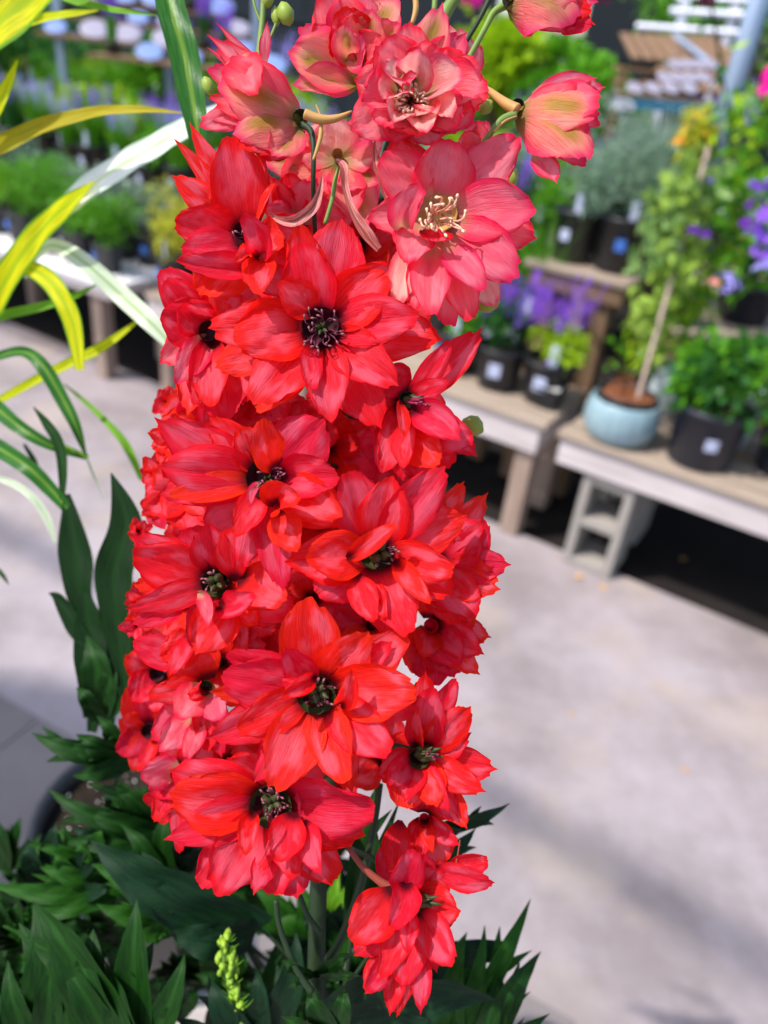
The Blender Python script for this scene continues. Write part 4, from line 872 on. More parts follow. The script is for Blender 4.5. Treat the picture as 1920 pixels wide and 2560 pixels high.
GREENS = [leaf_mat('foliage_green_%s' % k, a, b, trans=.35) for k, a, b in [('fresh', (.07, .26, .015), (.16, .42, .02)), ('deep', (.02, .10, .02), (.05, .18, .03)), ('lime', (.26, .46, .012), (.44, .62, .018)), ('silver', (.22, .32, .24), (.38, .48, .38)), ('yellow', (.42, .46, .03), (.60, .58, .04)), ('grey', (.12, .22, .14), (.24, .36, .24))]]
for gm_ in GREENS: gm_.node_tree.nodes['Principled BSDF'].inputs['Roughness'].default_value = .3
TAGW = plain('white_plastic_tag', (.42, .46, .62), .35, .5); TAGB = plain('blue_plastic_tag', (.05, .16, .55), .4, .5)
protos = {}
def potplant(loc, kind, label, cat='potted plant', group=None, seed=0, sc_=1.0, pr=.085, ph=.17, pm=None, name='potted_plant', tagc=True, big=1.0):
    key = (kind, seed, pr, ph, str(pm), tagc)
    rzr = random.uniform(0, 6.28)
    if key in protos:
        src = protos[key]; r = src.copy(); link(r)
        for ch in src.children:
            c_ = ch.copy(); link(c_); c_.parent = r
    else:
        r = empty(name); protos[key] = r
        pot_mesh(pr, ph, n=24, rim=.016).build('pot', pm or BLK, r, True)
        mb = MB(); mb.lathe([(pr*.93, ph-.022), (pr*.5, ph-.016), (.0001, ph-.012)], n=16); mb.build('soil', SOIL, r, True)
        def part(nm, geo, m, dz=ph-.01):
            V, F, UV = geo; o = mobj(nm, [Vector(v)+Vector((0, 0, dz)) for v in V], F, m, r, False, uv=UV)
        k = kind.split(':'); g = GREENS[int(k[1])] if len(k) > 1 else GREENS[0]; fm = {'purp': PURP, 'viol': VIOL, 'lav': LAV, 'mag': MAG, 'yel': YEL, 'wht': WHT, 'pnk': PNK, 'mar': MAR, 'org': ORG}.get(k[2]) if len(k) > 2 else None
        if k[0] == 'bush': part('foliage', bushy(seed, pr*1.5*big, .20*big, int(430*big), .036, .022), g)
        if k[0] == 'fine': part('foliage', bushy(seed, pr*1.4*big, .24*big, int(700*big), .026, .011), g)
        if k[0] == 'grass': part('foliage', grassy(seed, pr*1.3*big, .30*big, 230, .007), g)
        if k[0] == 'spike': part('foliage', grassy(seed, pr*1.2*big, .22*big, 170, .010, .5), g); part('blossoms', spikes(seed, pr*1.0, .15, .15, 17), fm)
        if k[0] == 'salvia': part('foliage', bushy(seed, pr*1.35, .15, 460, .026, .012), g); part('blossoms', spikes(seed, pr*1.15, .11, .12, 26, .014, 30, .009), fm)
        if k[0] == 'bloom': part('foliage', bushy(seed, pr*1.5*big, .18*big, 400, .038, .024), g); part('blossoms', blooms(seed, pr*1.45, .19, 26, .016), fm)
        if k[0] == 'tall': part('foliage', grassy(seed, pr*1.2, .42, 90, .009, .35), g); part('blossoms', spikes(seed, pr*.9, .26, .22, 12, .02, 40, .012), fm)
        if tagc:
            mb = MB(); mb.box((pr*.98, 0, ph*.55), (.003, .036, .04)); mb.build('label', TAGW if seed % 3 else TAGB, r)
            if seed % 2: mb = MB(); mb.box((pr*.7, .02, ph+.02), (.002, .026, .085)); mb.build('plant_tag', TAGW, r)
    r.location = loc; r.rotation_euler = (0, 0, -2.1+random.uniform(-.5, .5)); r.scale = (sc_,)*3
    tag(r, label, cat, group); return r
ORD = ['first', 'second', 'third', 'fourth', 'fifth', 'sixth', 'seventh', 'eighth', 'ninth', 'tenth', 'eleventh', 'twelfth', 'thirteenth', 'fourteenth', 'fifteenth', 'sixteenth', 'seventeenth', 'eighteenth', 'nineteenth', 'twentieth', 'twenty-first', 'twenty-second', 'twenty-third', 'twenty-fourth', 'twenty-fifth', 'twenty-sixth']
DESC = {'bush': 'leafy green plant', 'fine': 'fine-leaved bushy plant', 'grass': 'upright grassy plant', 'spike': 'spiky-flowered plant', 'salvia': 'purple salvia', 'bloom': 'blossoming plant', 'tall': 'tall flowering plant'}
COLN = {'0': 'fresh green', '1': 'deep green', '2': 'lime', '3': 'silvery', '4': 'yellowish', '5': 'grey-green'}
FLN = {'purp': 'purple', 'viol': 'violet', 'lav': 'lavender', 'mag': 'magenta', 'yel': 'yellow', 'wht': 'white', 'pnk': 'salmon', 'mar': 'maroon', 'org': 'orange'}
def row(t0, t1, n, k, z, kinds, where, sc_=1.0, jit=.02, pr=.085, ph=.17):
    for i in range(k):
        kd = random.choice(kinds); q = kd.split(':'); nm = COLN[q[1]]+' '+(('%s-flowered plant' % FLN[q[2]]) if len(q) > 2 else DESC[q[0]])
        t = t0+(t1-t0)*(i+.5)/k
        potplant(B(t+random.uniform(-jit, jit), n+random.uniform(-jit, jit), z+.001), kd, '%s, %s from the left, %s' % (nm, ORD[i], where), group='potted plants, '+where, seed=random.randint(0, 3), sc_=sc_*random.uniform(.9, 1.12), pr=pr, ph=ph, big=1.35)
row(-4.9, -2.25, .0, 11, BZ, ['bush:0', 'fine:2', 'bush:0', 'fine:0', 'bush:4', 'bush:3'], 'on the far-left low bench, front row', .95)
row(-4.9, -2.25, .25, 12, BZ, ['bush:3', 'bush:0', 'fine:3', 'bush:5'], 'on the far-left low bench, second row', 1.05)
row(-2.0, -1.1, .0, 4, BZ, ['fine:4', 'bush:4', 'grass:2'], 'on the weathered low bench, front row', 1.0)
row(-2.0, -1.1, .26, 4, BZ, ['bush:3', 'bush:1'], 'on the weathered low bench, back row', 1.1)
row(-6.0, -2.35, .60, 15, .80, ['spike:0:lav', 'spike:1:viol', 'spike:0:purp', 'bush:0'], 'far-left raised bench, front row', 1.0)
row(-6.0, -2.35, .88, 15, .80, ['grass:0', 'bush:0', 'bush:2', 'spike:0:viol'], 'far-left raised bench, back row', 1.05)
row(-2.2, -.4, .60, 8, .90, ['spike:5:lav', 'spike:1:viol', 'bush:3'], 'middle raised bench, front row', 1.0)
row(-2.2, -.4, .90, 8, .90, ['grass:0', 'bush:0', 'bush:2'], 'middle raised bench, back row', 1.0)
row(-.30, .08, .56, 2, .98, ['grass:3', 'fine:5'], 'raised brown bench, front row', 1.1, .0, .095, .19)
row(-.30, .08, .84, 2, .98, ['fine:3', 'grass:3'], 'raised brown bench, middle row', 1.15, .0, .095, .19)
row(-.30, .08, 1.10, 2, .98, ['fine:3', 'fine:5'], 'raised brown bench, back row', 1.15, .0, .095, .19)
row(-8.8, -3.3, 2.5, 18, .75, ['grass:2', 'grass:0', 'bush:2', 'bush:0'], 'far-left bench beyond the aisle, front row', 1.15)
row(-8.8, -3.3, 2.9, 16, .75, ['grass:0', 'bush:2', 'bloom:0:pnk'], 'far-left bench beyond the aisle, back row', 1.3)
row(-2.9, 1.5, 2.5, 16, .75, ['spike:0:lav', 'spike:5:lav', 'grass:0', 'spike:0:purp', 'bloom:0:wht'], 'middle bench beyond the aisle, front row', 1.15)
row(-2.9, 1.5, 2.9, 14, .75, ['tall:5:lav', 'tall:0:viol', 'bloom:0:wht', 'bush:2'], 'middle bench beyond the aisle, back row', 1.2)
row(-12.5, -4.8, 4.9, 20, .8, ['tall:1:viol', 'tall:5:lav', 'bush:0'], 'farthest left bench', 1.3)
row(-4.2, 2.8, 4.9, 18, .8, ['tall:5:lav', 'bloom:0:wht', 'bush:2', 'bloom:0:wht', 'bush:0', 'tall:0:purp'], 'farthest right bench', 1.4)

# ------------------------------------------------------------------ things on the right benches
BLUEG = plain('blue_grey_glaze', (.26, .38, .42), .25, .5, noise=.6, nscale=40, col2=(.14, .22, .27), coat=.4, stretch=(1, 1, .4), bump=.15)
WHITEG = plain('pale_blue_glaze', (.62, .72, .76), .2, .5, noise=.4, nscale=30, col2=(.42, .52, .58), coat=.4)
TERRA = plain('tan_terracotta', (.50, .30, .18), .8, .2, noise=.5, nscale=30, col2=(.34, .20, .12))
BARK = plain('bark_mulch', (.36, .13, .055), .9, .15, noise=.8, nscale=80, col2=(.12, .05, .03))
STAKE = plain('pale_stake_wood', (.42, .32, .27), .7, .25, noise=.4, nscale=30, col2=(.4, .3, .24))
def trail(name, path, n, L, w_, m, parent, spread, seed, world=True):
    rr = np.random.RandomState(seed); V = []; F = []; UV = []; pp = spline([np.array(p) for p in path], 8)
    for i in range(n):
        p = Vector(pp[rr.randint(len(pp))])+rdir(rr, 0)*spread*rr.uniform(.2, 1); card(V, F, UV, p, rdir(rr, -.2), rdir(rr), L*rr.uniform(.7, 1.3), w_*rr.uniform(.7, 1.3), rr, .3)
    return mobj(name, V, F, m, parent, True, uv=UV)
# ribbed blue pot with an inner black pot, mulch, stake and trellised plant
bp = G(1540, 1092, BZ); o = empty('blue_glazed_pot', bp); tag(o, 'ribbed blue-grey glazed pot at the corner of the pale bench', 'plant pot')
n = 64; prof = [(.055, 0), (.085, .008), (.098, .035), (.103, .07), (.100, .105), (.092, .130), (.088, .136), (.083, .130), (.086, .10), (.07, .02), (.0001, .018)]
V = []; F = []
for j, (r_, z) in enumerate([(q*1.3, w*1.12) for q, w in prof]):
    for k in range(n):
        a = 6.283*k/n+z*9; rr_ = r_*(1+(.018*math.sin(a*20) if .02 < z < .14 and j < 6 else 0)); V.append((rr_*math.cos(6.283*k/n), rr_*math.sin(6.283*k/n), z))
F = [(j*n+k, j*n+(k+1) % n, (j+1)*n+(k+1) % n, (j+1)*n+k) for j in range(len(prof)-1) for k in range(n)]+[tuple(range(n))[::-1]]
mobj('bowl', V, F, BLUEG, o)
tr = empty('staked_climber', bp+Vector((0, 0, .022))); tag(tr, 'climber with yellow-edged leaves tied to a pale wooden stake in the blue pot', 'climbing plant')
pot_mesh(.100, .150, n=28, rim=.016).build('inner_pot', BLK, tr, True)
mb = MB()
for i in range(150):
    a, q = random.uniform(0, 6.28), .088*math.sqrt(random.random()); mb.box((q*math.cos(a), q*math.sin(a), .138+random.uniform(0, .006)), (random.uniform(.006, .016), random.uniform(.003, .007), .003), random.uniform(0, 3))
mb.lathe([(.093, .132), (.0001, .136)], n=14); mb.build('bark_mulch', BARK, tr)
stb = bp+Vector((.035, -.01, .15)); stt = P(1772, 370, (stb-CAMP).dot(_f)*.93)
mb = MB(); up_ = (stt-stb); mb.tube([stb-bp-Vector((0, 0, .022)), stt-bp-Vector((0, 0, .022))], [.0085, .0085], 4); mb.build('stake', STAKE, tr)
def on(px, py, f): return P(px, py, f)-tr.location
dd = (stb-CAMP).dot(_f)
VAR = leaf_mat('variegated_leaf', (.20, .40, .03), (.46, .60, .12), edge=(.62, .62, .20), trans=.4, rough=.3)
VARG = leaf_mat('variegated_leaf_green', (.14, .30, .05), (.38, .52, .22), trans=.4, rough=.3)
trail('foliage', [on(1640, 800, dd), on(1660, 700, dd*.99), on(1690, 600, dd*.98), on(1680, 500, dd*.96), on(1720, 420, dd*.95)], 210, .06, .036, VAR, tr, .095, 3)
trail('foliage', [on(1650, 640, dd*.98), on(1680, 520, dd*.96), on(1760, 460, dd*.95)], 240, .056, .034, VARG, tr, .12, 5)
trail('foliage', [on(1720, 570, dd*.97), on(1800, 500, dd*.97), on(1850, 420, dd*.97)], 110, .045, .026, GREENS[0], tr, .09, 8)
o = blooms(5, .012, .01, 5, .02); mobj('blossom', [Vector(v)+on(1735, 578, dd*.93) for v in o[0]], o[1], DPUR, tr, False, uv=o[2])
o = blooms(6, .01, .01, 4, .018); mobj('blossom', [Vector(v)+on(1762, 590, dd*.93) for v in o[0]], o[1], DPUR, tr, False, uv=o[2])
o = blooms(7, .008, .01, 4, .012); mobj('blossom', [Vector(v)+on(1772, 455, dd*.93) for v in o[0]], o[1], PURP, tr, False, uv=o[2])
mb = MB(); q_ = [on(x, y, dd) for x, y in ((1640, 940), (1650, 850), (1662, 740), (1690, 620), (1720, 500), (1760, 400))]; mb.tube(q_, .003, 6); mb.build('stem', STEM, tr, True)
trail('foliage', [on(1625, 900, dd), on(1640, 820, dd), on(1600, 760, dd*.98)], 70, .05, .032, VAR, tr, .07, 13)
trail('foliage', [on(1700, 700, dd*.96), on(1720, 600, dd*.95), on(1700, 470, dd*.93)], 90, .05, .032, VAR, tr, .09, 17)
# little red-leaved sprig in the blue pot
o = empty('red_seedling', bp+Vector((-.03, .01, .155))); tag(o, 'small rust-red leafy sprig in the bark of the blue pot', 'seedling')
g = bushy(9, .03, .07, 40, .022, .012); mobj('foliage', g[0], g[1], BARK, o, False, uv=g[2]); mb = MB(); mb.tube([(0, 0, -.01), (.003, 0, .03), (0, .002, .06)], .0015, 5); mb.build('stem', BARK, o, True)
# large black pot with leafy plant
def bigpot(px, py, r_, h_, label, greens, name='potted_shrub', lab=True, hh=.26, extra=None, m=None, z=BZ):
    loc = G(px, py, z); o = empty(name, loc); tag(o, label, 'potted shrub'); pot_mesh(r_, h_, n=40, rim=.02, taper=.86).build('pot', m or BLKB, o, True)
    mb = MB(); mb.lathe([(r_*.93, h_-.03), (r_*.5, h_-.024), (.0001, h_-.02)], n=20); mb.build('soil', BARK, o, True)
    for i, g in enumerate(greens):
        V, F, UV = bushy(20+i+int(px), r_*1.35, hh, 420, .05, .032); mobj('foliage', [Vector(v)+Vector((0, 0, h_-.02)) for v in V], F, g, o, False, uv=UV)
    d = (CAMP-loc); a = math.atan2(d.y, d.x)
    if lab:
        mb = MB(); a2 = a+.25; k = 7; Vv = []
        for j in range(k):
            an = a2-.17+.34*j/(k-1); rr_ = r_*.955+.002
            Vv += [(rr_*math.cos(an), rr_*math.sin(an), h_*.42), (rr_*1.012*math.cos(an), rr_*1.012*math.sin(an), h_*.62)]
        mb.add(Vv, [(2*j, 2*j+2, 2*j+3, 2*j+1) for j in range(k-1)]); mb.build('label', TAGW, o)
    return o, a
BLKB = plain('blue_black_plastic', (.016, .020, .034), .42, .5, noise=.3, nscale=20, col2=(.01, .012, .02), stretch=(1, 1, .1))
bo, _ = bigpot(1742, 1150, .125, .21, 'big blue-black nursery pot of leafy green shrub with a white label', [GREENS[0], GREENS[1]], hh=.25)
bigpot(1950, 1180, .10, .16, 'black nursery pot cut off by the right edge of the picture', [GREENS[0], GREENS[2]], hh=.2)
bigpot(1850, 800, .12, .16, 'dark potted shrub with mixed blossoms in the second row, far right', [GREENS[0], GREENS[1], GREENS[5]], hh=.40, lab=False, z=.80)
# orange stray leaf things on the bench and path
LEAFY = plain('fallen_leaf', (.62, .34, .10), .7, .2, noise=.5, nscale=60, col2=(.36, .18, .06))
def fallen(px, py, z, s_, i):
    loc = G(px, py, z+.004); o = MB()
    V, F, UV = [], [], []; rr = np.random.RandomState(int(i*10)); card(V, F, UV, Vector((0, 0, 0)), Vector((math.cos(i), math.sin(i), .12)), Vector((0, 0, 1)), s_, s_*.6, rr, .15)
    x = mobj('fallen_leaf', V, F, LEAFY, None, True, uv=UV); x.location = loc; return x
for i, (px, py, z, s_, lb) in enumerate([(1832, 1142, BZ, .06, 'orange fallen leaf on the pale bench between two black pots'), (1622, 1085, BZ, .03, 'small orange leaf beside the blue pot'), (1462, 1442, 0, .045, 'tan fallen leaf on the path in front of the cinder block'), (1500, 1462, 0, .04, 'second tan leaf on the path, nearer the dark shade'), (1700, 1400, -.02, .04, 'pale leaf lying in the dark shade under the bench'), (1720, 1932, 0, .022, 'small tan speck of leaf in the middle of the path'), (1432, 1782, 0, .018, 'tiny tan leaf on the path beside the lowest red blooms'), (1640, 1712, 0, .016, 'tiny pale leaf on the open path')]):
    tag(fallen(px, py, z, s_, i*1.7), lb, 'fallen leaf')
# glazed pots glimpsed behind
for (px, py, d_, s_, lb) in [(1700, 1010, .0, 1.0, 'tall pale blue glazed pot behind the big black one')]:
    loc = B(.62, .26, BZ); o = MB(); o.lathe([(.06, 0), (.075, .01), (.10, .10), (.105, .17), (.095, .22), (.105, .235), (.098, .237), (.088, .22), (.09, .1), (.0001, .05)], n=40); x = o.build('glazed_pot', WHITEG, None, True); x.location = loc; tag(x, lb, 'plant pot', 'pale glazed pots')
o = MB(); o.lathe([(.05, 0), (.06, .01), (.075, .08), (.07, .17), (.078, .19), (.072, .192), (.06, .17), (.06, .05), (.0001, .03)], n=36); x = o.build('glazed_pot', WHITEG, None, True); x.location = G(1640, 1040, BZ)+Vector((.03, .06, 0)); tag(x, 'narrow pale glazed pot wedged between blue pot and black pot', 'plant pot', 'pale glazed pots')
# tan basket pot with plants behind
loc = B(.80, .78, .80); o = empty('terracotta_pot', loc); tag(o, 'tan terracotta pot on the raised bench among the purple flowers', 'plant pot'); mb = MB(); mb.lathe([(.07, 0), (.08, .01), (.115, .16), (.125, .165), (.125, .20), (.112, .20), (.10, .15), (.0001, .1)], n=40); mb.build('pot_body', TERRA, o, True)
# salvias and small pots on the middle low bench
potplant(G(1355, 1000, BZ), 'salvia:2:viol', 'lime-leaved purple salvia in a black pot beside the brown post', group='purple salvias on the low bench', seed=1, pr=.075, ph=.13, sc_=1.32)
potplant(G(1240, 965, BZ), 'salvia:1:purp', 'darker purple salvia left of the lime-leaved one', group='purple salvias on the low bench', seed=2, pr=.075, ph=.13, sc_=1.32)
potplant(G(1135, 925, BZ), 'salvia:0:viol', 'purple salvia partly hidden behind the pink flower petals', group='purple salvias on the low bench', seed=3, pr=.075, ph=.13, sc_=1.32)
potplant(G(1300, 900, BZ), 'grass:0', 'fresh green grassy plant rising behind the purple salvias', seed=1, sc_=1.3)
potplant(G(1230, 880, BZ), 'bush:0', 'leafy green plant behind the purple salvias', seed=2, sc_=1.3)
o = empty('square_pot', G(1362, 1020, BZ), BANG); tag(o, 'small square black pot topped with pale pebbles at the bench edge', 'plant pot')
mb = MB(); s1, s2, hh = .032, .045, .085
V = []; 
for z, s in ((0, s1), (hh-.012, s2*.97), (hh-.01, s2*1.05), (hh, s2*1.05), (hh, s2*.9), (hh-.02, s2*.88), (hh-.02, 0.001)):
    V += [(-s, -s, z), (s, -s, z), (s, s, z), (-s, s, z)]
mb.add(V, [(3, 2, 1, 0)]+[(4*j+k, 4*j+(k+1) % 4, 4*j+4+(k+1) % 4, 4*j+4+k) for j in range(6) for k in range(4)]); mb.build('pot_body', BLK, o)
mb = MB()
for i in range(60):
    x, y = random.uniform(-.036, .036), random.uniform(-.036, .036); s = random.uniform(.003, .006); mb.tube([(x, y, hh-.012-s), (x, y, hh-.006), (x, y, hh-.004+s)], [s*.6, s, s*.5], 6)
x = mb.build('pebbles', PERL, o, True); x['kind'] = 'stuff'
mb = MB(); mb.box((-.03, .02, hh+.02), (.035, .002, .06)); mb.build('plant_tag', WHITEG, o)
g = blooms(3, .02, .03, 7, .016); mobj('blossoms', [Vector(v)+Vector((-.03, .03, hh+.06)) for v in g[0]], g[1], PURP, o, False, uv=g[2])
o.location = G(1368, 1018, BZ)

# galvanised upright pole at the right
GALV = plain('galvanised_steel', (.30, .38, .52), .4, .5, noise=.3, nscale=8, col2=(.22, .28, .38), metal=.35)
pb = B(1.05, .72)  # refined below
o = empty('steel_pole', (0, 0, 0)); tag(o, 'blue-grey galvanised steel pole rising at the top right', 'pole')
pp = P(1862, 120, 3.42); o.location = (pp.x, pp.y, 0)
mb = MB(); mb.tube([(0, 0, 0), (0, 0, 3.4)], [.046, .046], 20); mb.build('pole_tube', GALV, o, True)
mb = MB(); mb.tube([(0, 0, .0), (0, 0, .012)], [.075, .075], 20); mb.build('base_plate', GALV, o)
# round yellow topiary and companions at the right
tl = P(1755, 330, 2.75); tb = B(.24, .74, .80); o = empty('round_topiary', tb+Vector((0, 0, .001))); tag(o, 'yellow-leaved ball of foliage on a short stem near the steel pole', 'topiary')
pot_mesh(.085, .16, n=24).build('pot', BLK, o, True); mb = MB(); dx = tl-tb; mb.tube([(0, 0, .10), tuple(dx*.4), (dx.x, dx.y, tl.z-.80)], .006, 7); mb.build('stem', STEM, o, True)
V, F, UV = bushy(31, .10, .16, 420, .030, .018); mobj('foliage', [Vector(v)+Vector((dx.x, dx.y, tl.z-.80-.09)) for v in V], F, GREENS[4], o, False, uv=UV)
V, F, UV = bushy(33, .09, .12, 220, .030, .018); mobj('foliage', [Vector(v)+Vector((dx.x, dx.y, tl.z-.80-.12)) for v in V], F, GREENS[1], o, False, uv=UV)
V, F, UV = blooms(33, .09, .12, 14, .016); mobj('blossoms', [Vector(v)+Vector((dx.x, dx.y, tl.z-.80-.05)) for v in V], F, YEL, o, False, uv=UV)
def tallclimber(px0, py0, px1, py1, d, label, greens, fl, seed, spread=.12, n=260, cat='climbing plant', base=(0, 0, .53), pr=.07):
    a = P(px0, py0, d); b = P(px1, py1, d*.98); o = empty('tall_climber', B(*base)+Vector((0, 0, .001))); tag(o, label, cat)
    pot_mesh(pr, .15, n=24).build('pot', BLK, o, True); L = o.location
    mb = MB(); mb.tube([(0, 0, .1), tuple((a-L)*.5+Vector((.01, 0, .1))), tuple(a-L), tuple(b-L)], .005, 6); mb.build('stem', STEM, o, True)
    for i, g in enumerate(greens): trail('foliage', [Vector((0, 0, .18)), (a-L)*.6, a-L, b-L], n, .045, .028, g, o, spread, seed+i)
    for i, (m_, x, y, k, s_) in enumerate(fl):
        V, F, UV = blooms(seed+i, s_, s_, k, .018); mobj('blossoms', [Vector(v)+P(x, y, d*.95)-L for v in V], F, m_, o, False, uv=UV)
    return o
tallclimber(1850, 560, 1860, 260, 2.7, 'tall green climber with deep purple flowers in front of the steel pole', [GREENS[0], GREENS[2]], [(DPUR, 1890, 520, 8, .03), (PURP, 1880, 470, 6, .02), (DPUR, 1870, 570, 7, .03), (ORG, 1700, 355, 3, .01), (PNK, 1780, 715, 5, .02), (LAV, 1810, 720, 12, .045)], 41, base=(.22, .40, .53), n=330, spread=.14)
tallclimber(1960, 500, 1975, 200, 2.45, 'tall violet delphinium spikes at the right edge', [GREENS[0]], [(VIOL, 1925, 560, 30, .05), (VIOL, 1925, 640, 34, .055), (LAV, 1925, 690, 26, .05), (VIOL, 1935, 480, 20, .04), (PURP, 1890, 590, 10, .03)], 47, n=200, base=(.90, .38, .53))
tallclimber(1990, 300, 1960, 120, 1.9, 'magenta flowered plant poking in at the top right edge', [GREENS[2]], [(MAG, 1925, 210, 22, .02), (MAG, 1935, 185, 20, .018), (MAG, 1920, 230, 14, .015)], 52, n=60, spread=.08, base=(1.12, .30, .53))
tallclimber(1180, -60, 1182, -10, 2.3, 'magenta flowered plant just above the pink blooms at the top', [GREENS[2]], [(MAG, 1180, 10, 24, .022), (MAG, 1178, 0, 20, .025)], 56, n=30, spread=.05, base=(-.45, .22, .53))
tallclimber(1765, -70, 1765, -30, 2.6, 'dark maroon flowered plant at the top right', [GREENS[1]], [(MAR, 1765, 10, 24, .025), (MAR, 1503, 0, 14, .02)], 59, n=30, spread=.05, base=(.42, 1.0, .80))

# ------------------------------------------------------------------ racks in the distance
def slab4(A, Bp, Cp, Dp, th=.02, k=1, gap=.25):
    """k parallel slats filling the quad A-B (top edge) to D-C (bottom edge)"""
    mb = MB(); nr = (Bp-A).cross(Dp-A).normalized()*th
    for i in range(k):
        a0 = (i+gap/2)/k; a1 = (i+1-gap/2)/k
        q = [A.lerp(Bp, a0), A.lerp(Bp, a1), Dp.lerp(Cp, a1), Dp.lerp(Cp, a0)]; V = q+[v-nr for v in q]
        mb.add(V, [(0, 1, 2, 3), (7, 6, 5, 4), (0, 4, 5, 1), (1, 5, 6, 2), (2, 6, 7, 3), (3, 7, 4, 0)])
    return mb
SLATW = plain('brown_slat_wood', (.26, .15, .08), .7, .25, noise=.5, nscale=6, col2=(.12, .07, .04))
o = empty('slatted_rack', (*P(1700, 150, 6.0).xy, 0)); tag(o, 'brown slatted display rack behind the white rails at the top right', 'display rack')
Lr = Matrix.Translation(-o.location)
def addw(mb, name, m, o): x = mobj(name, mb.V, mb.F, m, o, False, uv=mb.UV); x.matrix_parent_inverse = Matrix.Translation(-o.location); return x
addw(slab4(P(1545, 88, 6.6), P(1790, 98, 6.6), P(1868, 172, 5.6), P(1575, 150, 5.6), .02, 9, .3), 'slatted_shelf', SLATW, o)
addw(slab4(P(1640, 172, 5.6), P(1870, 178, 5.6), P(1850, 240, 5.0), P(1560, 240, 5.0), .02, 7, .3), 'slatted_shelf', SLATW, o)
mb = MB(); mb.tube([P(1690, 92, 6.0), P(1838, 205, 5.2)], [.022, .022], 4); addw(mb, 'brace', GALV, o)
for px in (1560, 1868):
    q = P(px, 165, 5.6); mb = MB(); mb.box((q.x, q.y, q.z/2), (.06, .06, q.z)); addw(mb, 'leg', BROWNW, o)
WR = plain('white_painted_rail', (.74, .76, .86), .5, .4)
o = empty('white_rail_fence', (*P(1720, 80, 7.2).xy, 0)); tag(o, 'white painted rail fence at the top right beside the pole', 'fence')
for (x0, y0, x1, y1, t_) in [(1590, 66, 1885, 86, .030), (1675, 28, 1885, 40, .030), (1690, -4, 1900, 2, .026)]:
    a, b = P(x0, y0, 7.2), P(x1, y1, 7.0); mb = MB(); mb.tube([a, b], [t_, t_], 4); addw(mb, 'rail', WR, o)
for px, y0 in ((1697, 75), (1822, 80)):
    q = P(px, y0, 7.25); mb = MB(); mb.box((q.x, q.y, (q.z+.28)/2), (.07, .05, q.z+.28)); addw(mb, 'post', WR, o)
# pale stacked dishes on racks: left and right
DISHB = plain('pale_blue_dish', (.22, .33, .62), .35, .5, coat=.3, noise=.6, nscale=6, col2=(.12, .14, .34)); DISHW = plain('lilac_white_dish', (.34, .33, .42), .4, .4, noise=.5, nscale=8, col2=(.2, .17, .2)); DISHU = plain('brown_dish_underside', (.30, .20, .17), .7, .2)
def dish(loc, r_, label, grp, m=DISHB):
    if m is DISHB and random.random() < .35: m = DISHW
    o = empty('glazed_dish', loc); o.rotation_euler = (.55, 0, .2); tag(o, label, 'dish', grp)
    mb = MB(); mb.lathe([(r_*.55, r_*.30), (r_*.96, r_*.52), (r_, r_*.62), (r_*.9, r_*.66), (.0001, r_*.60)], n=20); mb.build('bowl', m, o, True)
    mb = MB(); mb.lathe([(r_*.3, 0), (r_*.4, .004), (r_*.42, r_*.3), (r_*.56, r_*.305)], n=20); mb.build('foot', DISHU, o, True)
rk = empty('dish_rack', (*P(300, 100, 5.4).xy, 0)); tag(rk, 'brown tiered rack of pale blue dishes at the top left', 'display rack')
rows_ = [(-12, 260, 500), (34, 190, 560), (82, 170, 560), (128, 300, 640)]
for ri, (py, x0, x1) in enumerate(rows_):
    dep = 6.2-ri*.42; a, b = P(x0-60, py+14+(x0-60)*.02, dep), P(x1+80, py+14+(x1+80)*.045, dep)
    zz = (a.z+b.z)/2; a.z = b.z = zz; mb = MB(); dvec = (b-a).normalized(); nn = Vector((-dvec.y, dvec.x, 0))*.16
    V = [a-nn, b-nn, b+nn, a+nn]; V += [v-Vector((0, 0, .02)) for v in V]; mb.add(V, [(0, 1, 2, 3), (7, 6, 5, 4), (0, 4, 5, 1), (1, 5, 6, 2), (2, 6, 7, 3), (3, 7, 4, 0)]); addw(mb, 'shelf', SLATW, rk)
    L = (b-a).length; k = int(L/.235)
    for i in range(k):
        pp_ = a+dvec*(L*(i+.5)/k)+Vector((random.uniform(-.03, .03), random.uniform(-.05, .05), 0))
        if random.random() < .33:
            potplant(pp_-Vector((0, 0, .0)), random.choice(['spike:1:viol', 'spike:0:lav', 'spike:0:purp']), 'violet-flowered plant, %s from the left on %s shelf of dishes' % (ORD[i], ['the top', 'the second', 'the third', 'the lowest'][ri]), group='small plants among the pale blue dishes', seed=i % 3, pr=.05, ph=.07, tagc=False); continue
        dish(pp_, random.uniform(.07, .125), 'pale blue dish, %s from the left on %s shelf of the rack' % (ORD[i], ['the top', 'the second', 'the third', 'the lowest'][ri]), 'pale blue dishes on the tiered rack')
for px in (150, 420, 640):
    q = P(px, 100, 5.5); mb = MB(); mb.box((q.x, q.y, 1.0), (.05, .05, 2.0)); addw(mb, 'leg', GALV, rk)
g = 'white and pale dishes below the slatted rack'
kk = 0
for (py, x0, x1, dep) in [(172, 1675, 1780, 5.3), (205, 1640, 1770, 5.0), (232, 1560, 1740, 4.8), (275, 1535, 1600, 4.5)]:
    for i in range(4 if x1-x0 > 80 else 2):
        q = P(x0+(x1-x0)*(i+.5)/4, py, dep); kk += 1
        dish(q, .055, 'pale dish, %s counted from the top row below the brown slats' % ORD[kk-1], g, DISHW)
rk2 = empty('dish_rack', (*P(1650, 230, 5).xy, 0)); tag(rk2, 'low tiered rack of pale dishes with a teal front board, right of the trumpet flower', 'display rack')
TEAL = plain('teal_paint', (.03, .16, .26), .5, .4)
